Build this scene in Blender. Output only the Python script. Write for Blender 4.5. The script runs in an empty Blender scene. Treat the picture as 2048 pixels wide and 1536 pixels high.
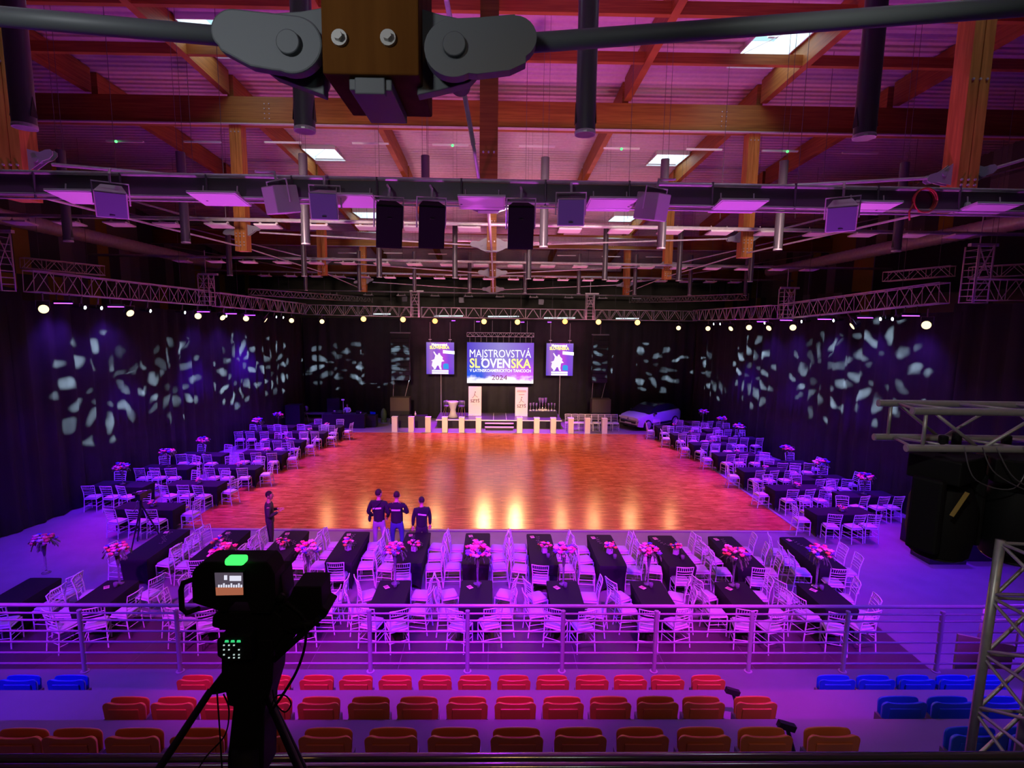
import bpy, math, random
from mathutils import Vector, Matrix
random.seed(7)
sc = bpy.context.scene
COL = sc.collection
PI = math.pi
V = Vector
# ---------------------------------------------------------------- camera (taken from the perspective of the hall)
FPX = 1065.0
CAMZ = 7.8
YAW, PITCH, ROLL = 0.0165, math.radians(7.38), 0.011
CXP = 1006.6
CAM = V((0, 0, CAMZ))
Fv = V((math.sin(YAW) * math.cos(PITCH), math.cos(YAW) * math.cos(PITCH), -math.sin(PITCH)))
r0 = V((math.cos(YAW), -math.sin(YAW), 0))
u0 = r0.cross(Fv)
Rv = r0 * math.cos(ROLL) + u0 * math.sin(ROLL)
Uv = u0 * math.cos(ROLL) - r0 * math.sin(ROLL)
cd = bpy.data.cameras.new('camera')
cam = bpy.data.objects.new('camera', cd)
COL.objects.link(cam)
cam.matrix_world = Matrix((( Rv.x, Uv.x, -Fv.x, CAM.x), (Rv.y, Uv.y, -Fv.y, CAM.y), (Rv.z, Uv.z, -Fv.z, CAM.z), (0, 0, 0, 1)))
cd.sensor_width = 36.0
cd.lens = FPX * 36.0 / 2048
cd.shift_x = (1024 - CXP) / 2048
cd.clip_start = 0.05
cd.clip_end = 300
sc.camera = cam
def ray(px, py):
    return Fv + Rv * ((px - CXP) / FPX) - Uv * ((py - 768) / FPX)
def G(px, py, z):            # where the sight line of a photo point meets the level z
    d = ray(px, py); t = (z - CAMZ) / d.z
    return CAM + d * t
def P(px, py, y):            # where it meets the cross plane at depth y
    d = ray(px, py); return CAM + d * (y / d.y)
# ---------------------------------------------------------------- world, view
w = bpy.data.worlds.new('world'); sc.world = w; w.use_nodes = True
w.node_tree.nodes['Background'].inputs[0].default_value = (0.30, 0.26, 0.5, 1)
w.node_tree.nodes['Background'].inputs[1].default_value = 0.005
sc.view_settings.view_transform = 'Standard'
sc.view_settings.look = 'None'
sc.view_settings.gamma = 1
sc.view_settings.exposure = 0.0
sc.view_settings.use_curve_mapping = False
cy = sc.cycles
cy.max_bounces = 4; cy.diffuse_bounces = 2; cy.glossy_bounces = 2; cy.transmission_bounces = 4; cy.transparent_max_bounces = 6
cy.caustics_reflective = False; cy.caustics_refractive = False
cy.sample_clamp_indirect = 4.0
cy.use_denoising = True
cy.use_adaptive_sampling = True; cy.adaptive_threshold = 0.02
# ---------------------------------------------------------------- lights
def spot(name, loc, target, power, color, deg=40, blend=0.5, size=0.12, spec=1.0):
    l = bpy.data.lights.new(name, 'SPOT'); l.energy = power; l.color = color
    l.spot_size = math.radians(deg); l.spot_blend = blend; l.shadow_soft_size = size
    l.specular_factor = spec
    o = bpy.data.objects.new(name, l); COL.objects.link(o)
    o.location = loc
    o.rotation_euler = (V(target) - V(loc)).to_track_quat('-Z', 'Y').to_euler()
    return o
MAG = (0.60, 0.02, 1.0); BLU = (0.12, 0.005, 1.0); PNK = (1.0, 0.12, 0.62); WARM = (1.0, 0.62, 0.30)
# wash lights over the tables nearest the stand (hung above the stand)
for i, (x, tx, ty, c, p) in enumerate(((-12, -12, 15, BLU, 14000), (-8, -6.5, 14, MAG, 15000), (-4, -2.5, 15, MAG, 15000), (0.3, 0.0, 16, BLU, 20000),
                                       (3.5, 3.0, 14, MAG, 15000), (7, 6.8, 15, MAG, 15000), (11, 11, 14, BLU, 22000), (-1, -1, 12, BLU, 9000), (8, 14.5, 16, BLU, 10000), (-8, -14.5, 16, BLU, 8000))):
    spot('wash_light', (x, 4.0, 10.8), (tx, ty, 0), p * 0.72, c, 46, 0.9, 0.15)
# violet wash down the seat rows
for x in (-7, 0, 7):
    spot('seat_wash', (x, 9.3, 9.6), (x, 6.0, 2.6), 650, (0.30, 0.01, 1.0), 95, 0.9, 0.15)
for x in (-9, 9):
    spot('seat_wash', (x, 3.0, 10.0), (x * .68, 6.4, 2.8), 3800, (0.16, 0.01, 1.0), 34, 1.0, 0.15)
for x in (-2.6, 0.3, 3.2):
    spot('seat_wash', (x, 3.5, 10.0), (x, 6.75, 2.9), 3300, (0.85, 0.015, 1.0), 33, 1.0, 0.15)
# colour wash on the two side table blocks, from the bars on the side trusses
for s in (-1, 1):
    for k, y in enumerate((18.0, 22.5, 27.0, 31.5)):
        xs = 14.8 - 0.06 * (y - 18)
        spot('side_wash_light', (s * (xs + .3), y, 7.7), (s * (xs - 1.9), y + 0.8, 0), (3600 if k == 0 else 6800), (0.10, 0.003, 1.0), 84, 0.8, 0.15)
        spot('side_wash_light', (s * (xs - 0.2), y + 1.2, 7.7), (s * (xs - 2.4), y + 1.2, 0), 1700, (0.85, 0.01, 0.75), 60, 0.9, 0.15)
# warm light on the dance floor, from the lamps of the far truss and the side trusses
for x, p in ((-12.0, 180), (-9.2, 220), (-6.4, 260), (-4.2, 330), (-.7, 1250), (1.6, 1250), (4.9, 330), (7.3, 330), (10, 300), (12.9, 180)):
    spot('par_light', (x, 37.1, 7.25), (x * .3, 25, 0), p, (1.0, 0.46, 0.17), 70, 0.7, 0.15)
for x, y, tx, ty, p in ((-13.5, 24, -4, 23, 2700), (13.5, 24, 4, 23, 2700), (-13.2, 32, -4, 31, 2700), (13.2, 32, 4, 31, 2700)):
    spot('par_light', (x, y, 7.6), (tx, ty, 0), p, (1.0, 0.35, 0.14), 75, 0.7, 0.4)
for x in (-6, 0, 6):
    spot('front_light', (x, 14, 11), (x * 0.5, 36.5, 1.0), 16000, (1.0, 0.60, 0.38), 26, 0.8, 0.15)
for x in (-3.2, 3.4):
    spot('stage_wash', (x, 37.4, 7.0), (x * 0.9, 36.0, 0), 7000, (0.45, 0.01, 1.0), 60, 0.7, 0.1)
# added unseen lamps that throw pink light up into the roof
for x, y, p in ((-14.4, 21, 500), (14.4, 21, 600), (-13.6, 29, 800), (13.6, 29, 800), (-5.5, 38.8, 2300), (6, 38.8, 2300)):
    spot('up_fill', (x, y, 2.8), (x * 0.25, y - 4.5, 15), p * 1.08, (1.0, 0.25, 0.46), 95, 0.8, 0.25)
spot('up_fill', (1.5, 12.8, 4.2), (2.5, 15.5, 16), 2000, (1.0, 0.20, 0.48), 84, 0.9, 0.3)
for x in (-5, 4.5):
    spot('up_fill', (x, 8.3, 3.0), (x * .9, 9.8, 11), 1300, (0.85, 0.10, 1.0), 110, 0.9, 0.3)  # added near the guard rail to brighten the nearest light panels from below
# fill light added by the cable tray to brighten trusses, rods and posts
for x in (-6.5, 0.5, 7):
    spot('rig_fill', (x, 10.2, 9.55), (x * .6, 30, 11.4), 2300, (1.0, 0.66, 0.62), 62, 0.9, 0.3)
# weak fill spots added around the camera for near bracket, truss and seats
spot('near_fill', (1.5, -1.8, 9.3), (1.0, 3.0, 8.3), 22, (0.80, 0.95, 0.92), 110, 0.8, 0.3)
spot('near_fill', (-2.0, -2.0, 9.0), (-0.5, 9.0, 10.2), 260, (0.80, 0.80, 0.80), 60, 0.8, 0.3)
for x in (-3.6, 0.4, 4.4):
    spot('near_fill', (x, -1.2, 9.4), (x, 4.6, 4.1), 46, (1.0, 0.55, 0.22), 66, 0.8, 0.2)
spot('near_fill', (0.2, 0.6, 9.0), (3.2, 3.4, 6.6), 130, (0.85, 0.85, 0.75), 60, 0.8, 0.1)
# ---------------------------------------------------------------- materials
def mat(name, col=(0.8, 0.8, 0.8), rough=0.5, metal=0.0, emis=None, estr=0.0, noise=None, spec=0.5, bump=0.0, nscale=8.0):
    m = bpy.data.materials.new(name); m.use_nodes = True
    nt = m.node_tree; b = nt.nodes['Principled BSDF']
    b.inputs['Base Color'].default_value = (*col, 1)
    b.inputs['Roughness'].default_value = rough
    b.inputs['Metallic'].default_value = metal
    b.inputs['Specular IOR Level'].default_value = spec
    if emis:
        b.inputs['Emission Color'].default_value = (*emis, 1); b.inputs['Emission Strength'].default_value = estr
    if noise or bump:
        tc = nt.nodes.new('ShaderNodeTexCoord'); n = nt.nodes.new('ShaderNodeTexNoise')
        n.inputs['Scale'].default_value = nscale; n.inputs['Detail'].default_value = 3
        nt.links.new(tc.outputs['Object'], n.inputs['Vector'])
        if noise:
            r = nt.nodes.new('ShaderNodeValToRGB')
            r.color_ramp.elements[0].position = 0.3; r.color_ramp.elements[1].position = 0.7
            r.color_ramp.elements[0].color = (*[c * (1 - noise) for c in col], 1)
            r.color_ramp.elements[1].color = (*[min(1, c * (1 + noise)) for c in col], 1)
            nt.links.new(n.outputs['Fac'], r.inputs['Fac']); nt.links.new(r.outputs['Color'], b.inputs['Base Color'])
        if bump:
            bp = nt.nodes.new('ShaderNodeBump'); bp.inputs['Strength'].default_value = bump
            nt.links.new(n.outputs['Fac'], bp.inputs['Height']); nt.links.new(bp.outputs['Normal'], b.inputs['Normal'])
    return m
def wood_mat(name, c1, c2, scale, rough, axis='Y', bump=0.05):
    m = mat(name, c1, rough); nt = m.node_tree; b = nt.nodes['Principled BSDF']
    tc = nt.nodes.new('ShaderNodeTexCoord'); mp = nt.nodes.new('ShaderNodeMapping')
    mp.inputs['Scale'].default_value = scale
    n = nt.nodes.new('ShaderNodeTexNoise'); n.inputs['Scale'].default_value = 3; n.inputs['Detail'].default_value = 4
    r = nt.nodes.new('ShaderNodeValToRGB')
    r.color_ramp.elements[0].position = 0.35; r.color_ramp.elements[0].color = (*c1, 1)
    r.color_ramp.elements[1].position = 0.68; r.color_ramp.elements[1].color = (*c2, 1)
    nt.links.new(tc.outputs['Object'], mp.inputs['Vector']); nt.links.new(mp.outputs['Vector'], n.inputs['Vector'])
    nt.links.new(n.outputs['Fac'], r.inputs['Fac']); nt.links.new(r.outputs['Color'], b.inputs['Base Color'])
    return m
M = {}
M['glulam'] = wood_mat('glulam_wood', (0.27, 0.095, 0.014), (0.42, 0.165, 0.028), (0.3, 0.3, 8), 0.55)
M['glulam_post'] = wood_mat('glulam_post_wood', (0.50, 0.19, 0.035), (0.75, 0.32, 0.07), (5, 5, 0.4), 0.5)
M['sheet'] = mat('roof_sheet', (0.62, 0.50, 0.60), 0.55, 0.0, noise=0.06)
M['steel'] = mat('painted_steel', (0.15, 0.17, 0.19), 0.55, 0.2, bump=0.03, nscale=60)
M['steel_light'] = mat('galvanised_steel', (0.66, 0.64, 0.66), 0.4, 0.3, noise=0.1)
M['fork'] = mat('fork_grey', (0.36, 0.37, 0.42), 0.5, 0.1)
M['steel_dark'] = mat('dark_steel', (0.17, 0.16, 0.18), 0.45, 0.5)
M['alu'] = mat('truss_aluminium', (0.80, 0.76, 0.76), 0.38, 0.3, noise=0.06, nscale=20)
M['chrome'] = mat('chrome', (0.75, 0.75, 0.75), 0.15, 1.0)
M['white'] = mat('white_lacquer', (0.80, 0.79, 0.80), 0.35)
M['chairwhite'] = mat('chair_white', (0.74, 0.70, 0.74), 0.38)
M['cushion'] = mat('cushion_white', (0.52, 0.50, 0.52), 0.8)
M['cloth'] = mat('black_stretch_cloth', (0.012, 0.011, 0.013), 0.8, spec=0.25, bump=0.05, nscale=20)
M['black'] = mat('black_plastic', (0.012, 0.012, 0.014), 0.5)
M['rigblack'] = mat('rig_black', (0.005, 0.005, 0.006), 0.7, spec=0.2)
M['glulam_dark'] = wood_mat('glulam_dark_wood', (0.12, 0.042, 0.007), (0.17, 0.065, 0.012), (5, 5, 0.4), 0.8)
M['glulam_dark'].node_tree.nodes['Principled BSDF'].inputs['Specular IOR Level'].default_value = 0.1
M['blackgloss'] = mat('black_gloss', (0.02, 0.02, 0.022), 0.18)
M['blackcloth'] = mat('black_fabric', (0.016, 0.015, 0.017), 0.85, bump=0.1, nscale=30)
M['spk_blue'] = mat('speaker_grille_blue_grey', (0.16, 0.18, 0.30), 0.6)
M['spk_white'] = mat('speaker_shell_white', (0.62, 0.60, 0.62), 0.5)
M['tube'] = mat('grey_tube', (0.15, 0.145, 0.165), 0.35, 0.4)
M['seat_orange'] = mat('seat_orange', (0.66, 0.17, 0.06), 0.38, noise=0.04, nscale=4)
M['seat_blue'] = mat('seat_blue', (0.015, 0.08, 0.75), 0.4)
M['rail'] = mat('rail_metal', (0.46, 0.38, 0.52), 0.35, 0.2)
M['concrete'] = mat('concrete', (0.36, 0.34, 0.36), 0.8, noise=0.1, nscale=3)
M['skin'] = mat('skin', (0.62, 0.33, 0.22), 0.55)
M['hair'] = mat('dark_hair', (0.03, 0.018, 0.012), 0.7)
M['glass'] = mat('vase_glass', (0.75, 0.70, 0.78), 0.08, 0.0)
M['glass'].node_tree.nodes['Principled BSDF'].inputs['Transmission Weight'].default_value = 0.8
M['leaf'] = mat('leaf_green', (0.08, 0.16, 0.05), 0.6)
M['gold'] = mat('gold_stand', (0.55, 0.42, 0.2), 0.25, 0.9)
def emit(name, col, s):
    m = bpy.data.materials.new(name); m.use_nodes = True; nt = m.node_tree
    nt.nodes.remove(nt.nodes['Principled BSDF'])
    e = nt.nodes.new('ShaderNodeEmission'); e.inputs[0].default_value = (*col, 1); e.inputs[1].default_value = s
    nt.links.new(e.outputs[0], nt.nodes['Material Output'].inputs[0]); return m
M['lamp_warm'] = emit('lamp_warm', (1.0, 0.52, 0.13), 4)
M['lamp_amber'] = emit('lamp_amber', (1.0, 0.36, 0.08), 4)
M['lamp_cream'] = emit('lamp_cream', (1.0, 0.80, 0.38), 2.2)
M['lamp_white'] = emit('lamp_white', (0.80, 0.95, 1.0), 9)
M['lamp_purple'] = emit('lamp_purple', (0.40, 0.04, 1.0), 9)
M['led_green'] = emit('led_green', (0.05, 1.0, 0.12), 1.6)
M['sky'] = emit('skylight_day', (0.50, 0.84, 0.95), 1.12)
M['panelglow'] = mat('light_panel_diffuser', (0.88, 0.82, 0.88), 0.5)
# ---------------------------------------------------------------- mesh builder
class MB:
    def __init__(s): s.v = []; s.f = []; s.m = []; s.cur = 0
    def add(s, vs, fs):
        n = len(s.v); s.v += [tuple(v) for v in vs]
        for f in fs: s.f.append(tuple(i + n for i in f)); s.m.append(s.cur)
    def box(s, c, d, rz=0.0, rx=0.0, ry=0.0, taper=1.0):
        R = Matrix.Rotation(rz, 3, 'Z') @ Matrix.Rotation(ry, 3, 'Y') @ Matrix.Rotation(rx, 3, 'X'); c = V(c)
        vs = []
        for z in (-1, 1):
            t = taper if z > 0 else 1.0
            for x, y in ((-1, -1), (1, -1), (1, 1), (-1, 1)):
                vs.append(c + R @ V((x * d[0] / 2 * t, y * d[1] / 2 * t, z * d[2] / 2)))
        s.add(vs, [(3, 2, 1, 0), (4, 5, 6, 7), (0, 1, 5, 4), (1, 2, 6, 5), (2, 3, 7, 6), (3, 0, 4, 7)]); return s
    def b2(s, x0, x1, y0, y1, z0, z1):
        return s.box(((x0 + x1) / 2, (y0 + y1) / 2, (z0 + z1) / 2), (x1 - x0, y1 - y0, z1 - z0))
    def beam(s, p, q, w, h, up=(0, 0, 1)):
        p = V(p); q = V(q); a = (q - p).normalized(); x = a.cross(V(up))
        if x.length < 1e-4: x = V((1, 0, 0))
        x.normalize(); u = x.cross(a)
        vs = [b + x * (i * w / 2) + u * (j * h / 2) for b in (p, q) for i, j in ((-1, -1), (1, -1), (1, 1), (-1, 1))]
        s.add(vs, [(0, 1, 2, 3), (7, 6, 5, 4), (0, 4, 5, 1), (1, 5, 6, 2), (2, 6, 7, 3), (3, 7, 4, 0)]); return s
    def tube(s, p, q, r, n=8, r2=None, caps=True):
        p = V(p); q = V(q); a = (q - p)
        if a.length < 1e-6: return s
        a.normalize(); x = a.orthogonal().normalized(); y = a.cross(x); r2 = r if r2 is None else r2
        vs = [p + (x * math.cos(2 * PI * i / n) + y * math.sin(2 * PI * i / n)) * r for i in range(n)]
        vs += [q + (x * math.cos(2 * PI * i / n) + y * math.sin(2 * PI * i / n)) * r2 for i in range(n)]
        fs = [(i, (i + 1) % n, n + (i + 1) % n, n + i) for i in range(n)]
        if caps: fs += [tuple(range(n - 1, -1, -1)), tuple(range(n, 2 * n))]
        s.add(vs, fs); return s
    def path(s, pts, r, n=6, radii=None):
        pts = [V(p) for p in pts]; rings = []; x = None
        for i, p in enumerate(pts):
            a = (pts[min(i + 1, len(pts) - 1)] - pts[max(i - 1, 0)]).normalized()
            x = (a.orthogonal() if x is None else x - a * x.dot(a)).normalized(); y = a.cross(x)
            rr = radii[i] if radii else r
            rings.append([p + (x * math.cos(2 * PI * k / n) + y * math.sin(2 * PI * k / n)) * rr for k in range(n)])
        vs = [v for g in rings for v in g]; fs = []
        for i in range(len(pts) - 1):
            for k in range(n): fs.append((i * n + k, i * n + (k + 1) % n, (i + 1) * n + (k + 1) % n, (i + 1) * n + k))
        fs += [tuple(range(n - 1, -1, -1)), tuple((len(pts) - 1) * n + k for k in range(n))]
        s.add(vs, fs); return s
    def ball(s, c, r, nu=8, nv=6, R=None):
        c = V(c); r = (r, r, r) if not hasattr(r, '__len__') else r; vs = []; fs = []
        def tr(v): v = V(v); return c + (R @ v if R else v)
        vs.append(tr((0, 0, r[2])))
        for j in range(1, nv):
            t = PI * j / nv
            for i in range(nu):
                a = 2 * PI * i / nu; vs.append(tr((r[0] * math.sin(t) * math.cos(a), r[1] * math.sin(t) * math.sin(a), r[2] * math.cos(t))))
        vs.append(tr((0, 0, -r[2]))); L = len(vs) - 1
        for i in range(nu): fs.append((0, 1 + i, 1 + (i + 1) % nu))
        for j in range(nv - 2):
            for i in range(nu):
                a = 1 + j * nu + i; b = 1 + j * nu + (i + 1) % nu; fs.append((a, a + nu, b + nu, b))
        for i in range(nu): fs.append((L, 1 + (nv - 2) * nu + (i + 1) % nu, 1 + (nv - 2) * nu + i))
        s.add(vs, fs); return s
    def lathe(s, prof, c=(0, 0, 0), n=16, axis=None, ang=2 * PI):
        c = V(c); vs = []; fs = []; m = len(prof)
        R = axis
        for r, z in prof:
            for i in range(n):
                a = 2 * PI * i / n; v = V((r * math.cos(a), r * math.sin(a), z)); vs.append(c + (R @ v if R else v))
        for j in range(m - 1):
            for i in range(n): fs.append((j * n + i, j * n + (i + 1) % n, (j + 1) * n + (i + 1) % n, (j + 1) * n + i))
        if prof[0][0] > 1e-5: fs.append(tuple(range(n - 1, -1, -1)))
        if prof[-1][0] > 1e-5: fs.append(tuple((m - 1) * n + i for i in range(n)))
        s.add(vs, fs); return s
    def prism(s, poly, t0, t1, o=(0, 0, 0), ax=(1, 0, 0), ay=(0, 0, 1), an=None):
        # polygon in the plane (ax, ay) pushed along an from t0 to t1
        o = V(o); ax = V(ax); ay = V(ay); an = V(an) if an else ax.cross(ay); n = len(poly)
        vs = [o + ax * a + ay * b + an * t for t in (t0, t1) for a, b in poly]
        fs = [tuple(range(n - 1, -1, -1)), tuple(range(n, 2 * n))] + [(i, (i + 1) % n, n + (i + 1) % n, n + i) for i in range(n)]
        s.add(vs, fs); return s
    def loft(s, rings, cap=True, closed=True):
        n = len(rings[0]); vs = [v for g in rings for v in g]; fs = []
        for j in range(len(rings) - 1):
            for i in range(n if closed else n - 1): fs.append((j * n + i, j * n + (i + 1) % n, (j + 1) * n + (i + 1) % n, (j + 1) * n + i))
        if cap: fs += [tuple(range(n - 1, -1, -1)), tuple((len(rings) - 1) * n + i for i in range(n))]
        s.add(vs, fs); return s
    def data(s, name, mats, smooth=False):
        me = bpy.data.meshes.new(name); me.from_pydata(s.v, [], s.f)
        for m in (mats if isinstance(mats, (list, tuple)) else [mats]): me.materials.append(M[m] if isinstance(m, str) else m)
        for i, p in enumerate(me.polygons):
            p.material_index = s.m[i]; p.use_smooth = bool(smooth)
        me.validate()
        if smooth and smooth is not True:
            me.set_sharp_from_angle(angle=math.radians(smooth))
        return me
    def build(s, name, mats, parent=None, smooth=False, bevel=0.0, sub=0):
        o = bpy.data.objects.new(name, s.data(name, mats, smooth)); COL.objects.link(o)
        if parent: o.parent = parent
        if bevel:
            b = o.modifiers.new('bevel', 'BEVEL'); b.width = bevel; b.segments = 2; b.limit_method = 'ANGLE'
        if sub:
            b = o.modifiers.new('sub', 'SUBSURF'); b.levels = sub; b.render_levels = sub
        return o
def tag(o, label, cat, group=None, kind=None):
    o['label'] = label; o['category'] = cat
    if group: o['group'] = group
    if kind: o['kind'] = kind
    return o
def thing(name, label, cat, loc=(0, 0, 0), rz=0.0, group=None):
    o = bpy.data.objects.new(name, None); COL.objects.link(o); o.empty_display_size = 0.1
    o.location = loc; o.rotation_euler = (0, 0, rz); return tag(o, label, cat, group)
def struct(mb, name, mats, smooth=False):
    o = mb.build(name, mats, None, smooth); o['kind'] = 'structure'; return o
KIDS = {}
def reg(t):      # remember the children of a prototype so that copies are quick
    KIDS[t.name] = [(c, [g for g in c.children]) for c in t.children]; return t
def dup(t, loc, rz=0.0, label=None, group=None, rot=None, scale=None):
    if t.name not in KIDS: reg(t)
    r = t.copy(); COL.objects.link(r); r.location = loc
    r.rotation_euler = rot if rot else (0, 0, rz)
    if scale: r.scale = scale
    if label: r['label'] = label
    if group: r['group'] = group
    for c, gs in KIDS[t.name]:
        k = c.copy(); COL.objects.link(k); k.parent = r
        for g in gs:
            q = g.copy(); COL.objects.link(q); q.parent = k
    return r
class Proto:     # first use moves the original, later uses copy it
    def __init__(s, t): s.t = t; s.used = False; s.src = None; bpy.context.view_layer.update(); reg(t)
    def put(s, loc, rz=0.0, label=None, group=None, rot=None, scale=None):
        if not s.used:
            s.used = True; t = s.t; t.location = loc; t.rotation_euler = rot if rot else (0, 0, rz)
            if scale: t.scale = scale
            if label: t['label'] = label
            if group: t['group'] = group
            return t
        return dup(s.t, loc, rz, label, group, rot, scale)
ORD = ['first', 'second', 'third', 'fourth', 'fifth', 'sixth', 'seventh', 'eighth', 'ninth', 'tenth', 'eleventh', 'twelfth', 'thirteenth', 'fourteenth', 'fifteenth', 'sixteenth', 'seventeenth', 'eighteenth', 'nineteenth', 'twentieth', 'twenty-first', 'twenty-second', 'twenty-third']
def nth(i, n): return {0: 'leftmost', n - 1: 'rightmost'}.get(i, ORD[i] + '-from-left')
def which(i, n, unit='from the left'):
    if i == 0: return 'leftmost'
    if i == n - 1: return 'rightmost'
    return ORD[i] + ' ' + unit
def text_mesh(s, size, parent, name, m, loc, rot, align='CENTER', extrude=0.003, bold=0.0, sx=1.0, label=None):
    cu = bpy.data.curves.new(name, 'FONT'); cu.body = s; cu.size = size; cu.align_x = align; cu.extrude = extrude; cu.offset = bold; cu.resolution_u = 3
    t = bpy.data.objects.new(name, cu); COL.objects.link(t)
    bpy.context.view_layer.update()
    me = bpy.data.meshes.new_from_object(t.evaluated_get(bpy.context.evaluated_depsgraph_get()))
    bpy.data.objects.remove(t)
    me.materials.clear(); me.materials.append(M[m] if isinstance(m, str) else m)
    o = bpy.data.objects.new(name, me); COL.objects.link(o); o.parent = parent; o.location = loc; o.rotation_euler = rot; o.scale = (sx, 1, 1)
    return o
# ================================================================ THE SETTING
def lin(tab, y):
    if y <= tab[0][0]: return tab[0][1]
    for (a, b), (c, d) in zip(tab, tab[1:]):
        if y <= c: return b + (d - b) * (y - a) / (c - a)
    return tab[-1][1]
ZB = ((0, 14.7), (10.65, 14.6), (19.6, 14.2), (28.4, 13.62), (37.1, 12.3), (46, 10.9), (54, 9.6))   # beam underside along the hall
zb = lambda y: lin(ZB, y)
zr = lambda y: zb(y) + 1.75                                                                          # roof sheet
# floor
m = mat('hall_floor', (0.20, 0.18, 0.18), 0.62, noise=0.08, nscale=1.5)
struct(MB().b2(-34, 34, 7.6, 62, -0.1, 0), 'floor', m)
# darker protective floor sheets in front of the stand
m = mat('dark_floor_cover', (0.075, 0.045, 0.05), 0.28, noise=0.12, nscale=0.6)
ca, cb = G(1735, 1236, 0), G(1872, 1352, 0); cl = G(0, 1262, 0)
fc = MB(); cx0, cx1 = -16.0, ca.x
y0, y1 = 7.65, 14.6
nx, ny = 13, 5
for i in range(nx):
    for j in range(ny):
        a = cx0 + (cx1 - cx0) * i / nx; b = cx0 + (cx1 - cx0) * (i + 1) / nx
        c = y0 + (ca.y - y0) * j / ny; d = y0 + (ca.y - y0) * (j + 1) / ny
        fc.b2(a, b - 0.015, c, d - 0.015, 0, 0.008)
tag(fc.build('floor_covering', m), 'dark brown protective floor sheets laid before the grandstand', 'floor cover')
# dance floor
def dance_mat():
    m = bpy.data.materials.new('dance_parquet'); m.use_nodes = True; nt = m.node_tree; b = nt.nodes['Principled BSDF']
    L = nt.links.new; N = nt.nodes.new
    tc = N('ShaderNodeTexCoord')
    br = N('ShaderNodeTexBrick'); br.inputs['Scale'].default_value = 1.0; br.inputs['Brick Width'].default_value = 0.62
    br.inputs['Row Height'].default_value = 0.10; br.inputs['Mortar Size'].default_value = 0.004
    br.inputs['Color1'].default_value = (0.46, 0.115, 0.032, 1); br.inputs['Color2'].default_value = (0.70, 0.215, 0.065, 1); br.inputs['Mortar'].default_value = (0.25, 0.06, 0.02, 1)
    L(tc.outputs['Object'], br.inputs['Vector'])
    mp = N('ShaderNodeMapping'); mp.inputs['Scale'].default_value = (0.9, 7, 1); L(tc.outputs['Object'], mp.inputs['Vector'])
    n = N('ShaderNodeTexNoise'); n.inputs['Scale'].default_value = 2.2; n.inputs['Detail'].default_value = 4; L(mp.outputs['Vector'], n.inputs['Vector'])
    r = N('ShaderNodeValToRGB'); r.color_ramp.elements[0].position = 0.36; r.color_ramp.elements[0].color = (0.62, 0.55, 0.5, 1); r.color_ramp.elements[1].position = 0.6; r.color_ramp.elements[1].color = (1.1, 1.1, 1.1, 1)
    L(n.outputs['Fac'], r.inputs['Fac'])
    mx = N('ShaderNodeMix'); mx.data_type = 'RGBA'; mx.blend_type = 'MULTIPLY'; mx.inputs[0].default_value = 1
    L(br.outputs['Color'], mx.inputs[6]); L(r.outputs['Color'], mx.inputs[7]); L(mx.outputs[2], b.inputs['Base Color'])
    n2 = N('ShaderNodeTexNoise'); n2.inputs['Scale'].default_value = 1.2; L(mp.outputs['Vector'], n2.inputs['Vector'])
    bp = N('ShaderNodeBump'); bp.inputs['Strength'].default_value = 0.02; bp.inputs['Distance'].default_value = 0.05
    L(n2.outputs['Fac'], bp.inputs['Height']); L(bp.outputs['Normal'], b.inputs['Normal'])
    b.inputs['Roughness'].default_value = 0.20; b.inputs['Specular IOR Level'].default_value = 0.55
    return m
cs = [G(365, 1056, 0), G(640, 866.5, 0), G(1325, 868.5, 0), G(1597, 1063, 0)]
DY0 = (cs[0].y + cs[3].y) / 2; DY1 = (cs[1].y + cs[2].y) / 2
DX = [(cs[0].x, cs[3].x), (cs[1].x, cs[2].x)]
print('dance floor', DY0, DY1, DX)
d = thing('dance_floor', 'large glossy orange parquet dance floor in the middle of the hall', 'dance floor')
k = MB(); k.prism([(DX[0][0], DY0), (DX[0][1], DY0), (DX[1][1], DY1), (DX[1][0], DY1)], 0, 0.03, (0, 0, 0), (1, 0, 0), (0, 1, 0), (0, 0, 1)); k.build('parquet', dance_mat(), d)
k = MB(); e = 0.09
q = [V((DX[0][0] - e, DY0 - e, .016)), V((DX[0][1] + e, DY0 - e, .016)), V((DX[1][1] + e, DY1 + e, .016)), V((DX[1][0] - e, DY1 + e, .016))]
for i in range(4): k.beam(q[i], q[(i + 1) % 4], 0.12, 0.028)
k.build('edge_trim', mat('floor_edge_trim', (0.35, 0.30, 0.28), 0.5, 0.2), d)
# drapes: folded black curtain along a line
m = mat('black_drape', (0.023, 0.021, 0.025), 0.9, noise=0.15, nscale=2); m2 = m
def drape(pts, zt, name, label, wave=0.09, step=0.14, mm=None):
    vs = []; k = MB(); s = 0
    cols = []
    for i in range(len(pts) - 1):
        a = V((*pts[i], 0)); b = V((*pts[i + 1], 0)); L = (b - a).length; n = int(L / step); t = (b - a).normalized(); nn = V((-t.y, t.x, 0))
        for j in range(n + (1 if i == len(pts) - 2 else 0)):
            u = j / n; s += step
            off = wave * math.sin(s * 7.5) * (0.6 + 0.4 * math.sin(s * 0.9)) + 0.03 * math.sin(s * 17)
            c = a + t * (L * u) + nn * off; zz = zt[i] + (zt[i + 1] - zt[i]) * u
            cols.append((c, zz))
    for c, zz in cols: k.v.append((c.x, c.y, 0.02)); k.v.append((c.x, c.y, zz))
    for i in range(len(cols) - 1): k.f.append((2 * i, 2 * i + 2, 2 * i + 3, 2 * i + 1)); k.m.append(0)
    o = k.build(name, mm or m, None, True); md = o.modifiers.new('thick', 'SOLIDIFY'); md.thickness = 0.02
    return tag(o, label, 'curtain')
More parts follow.
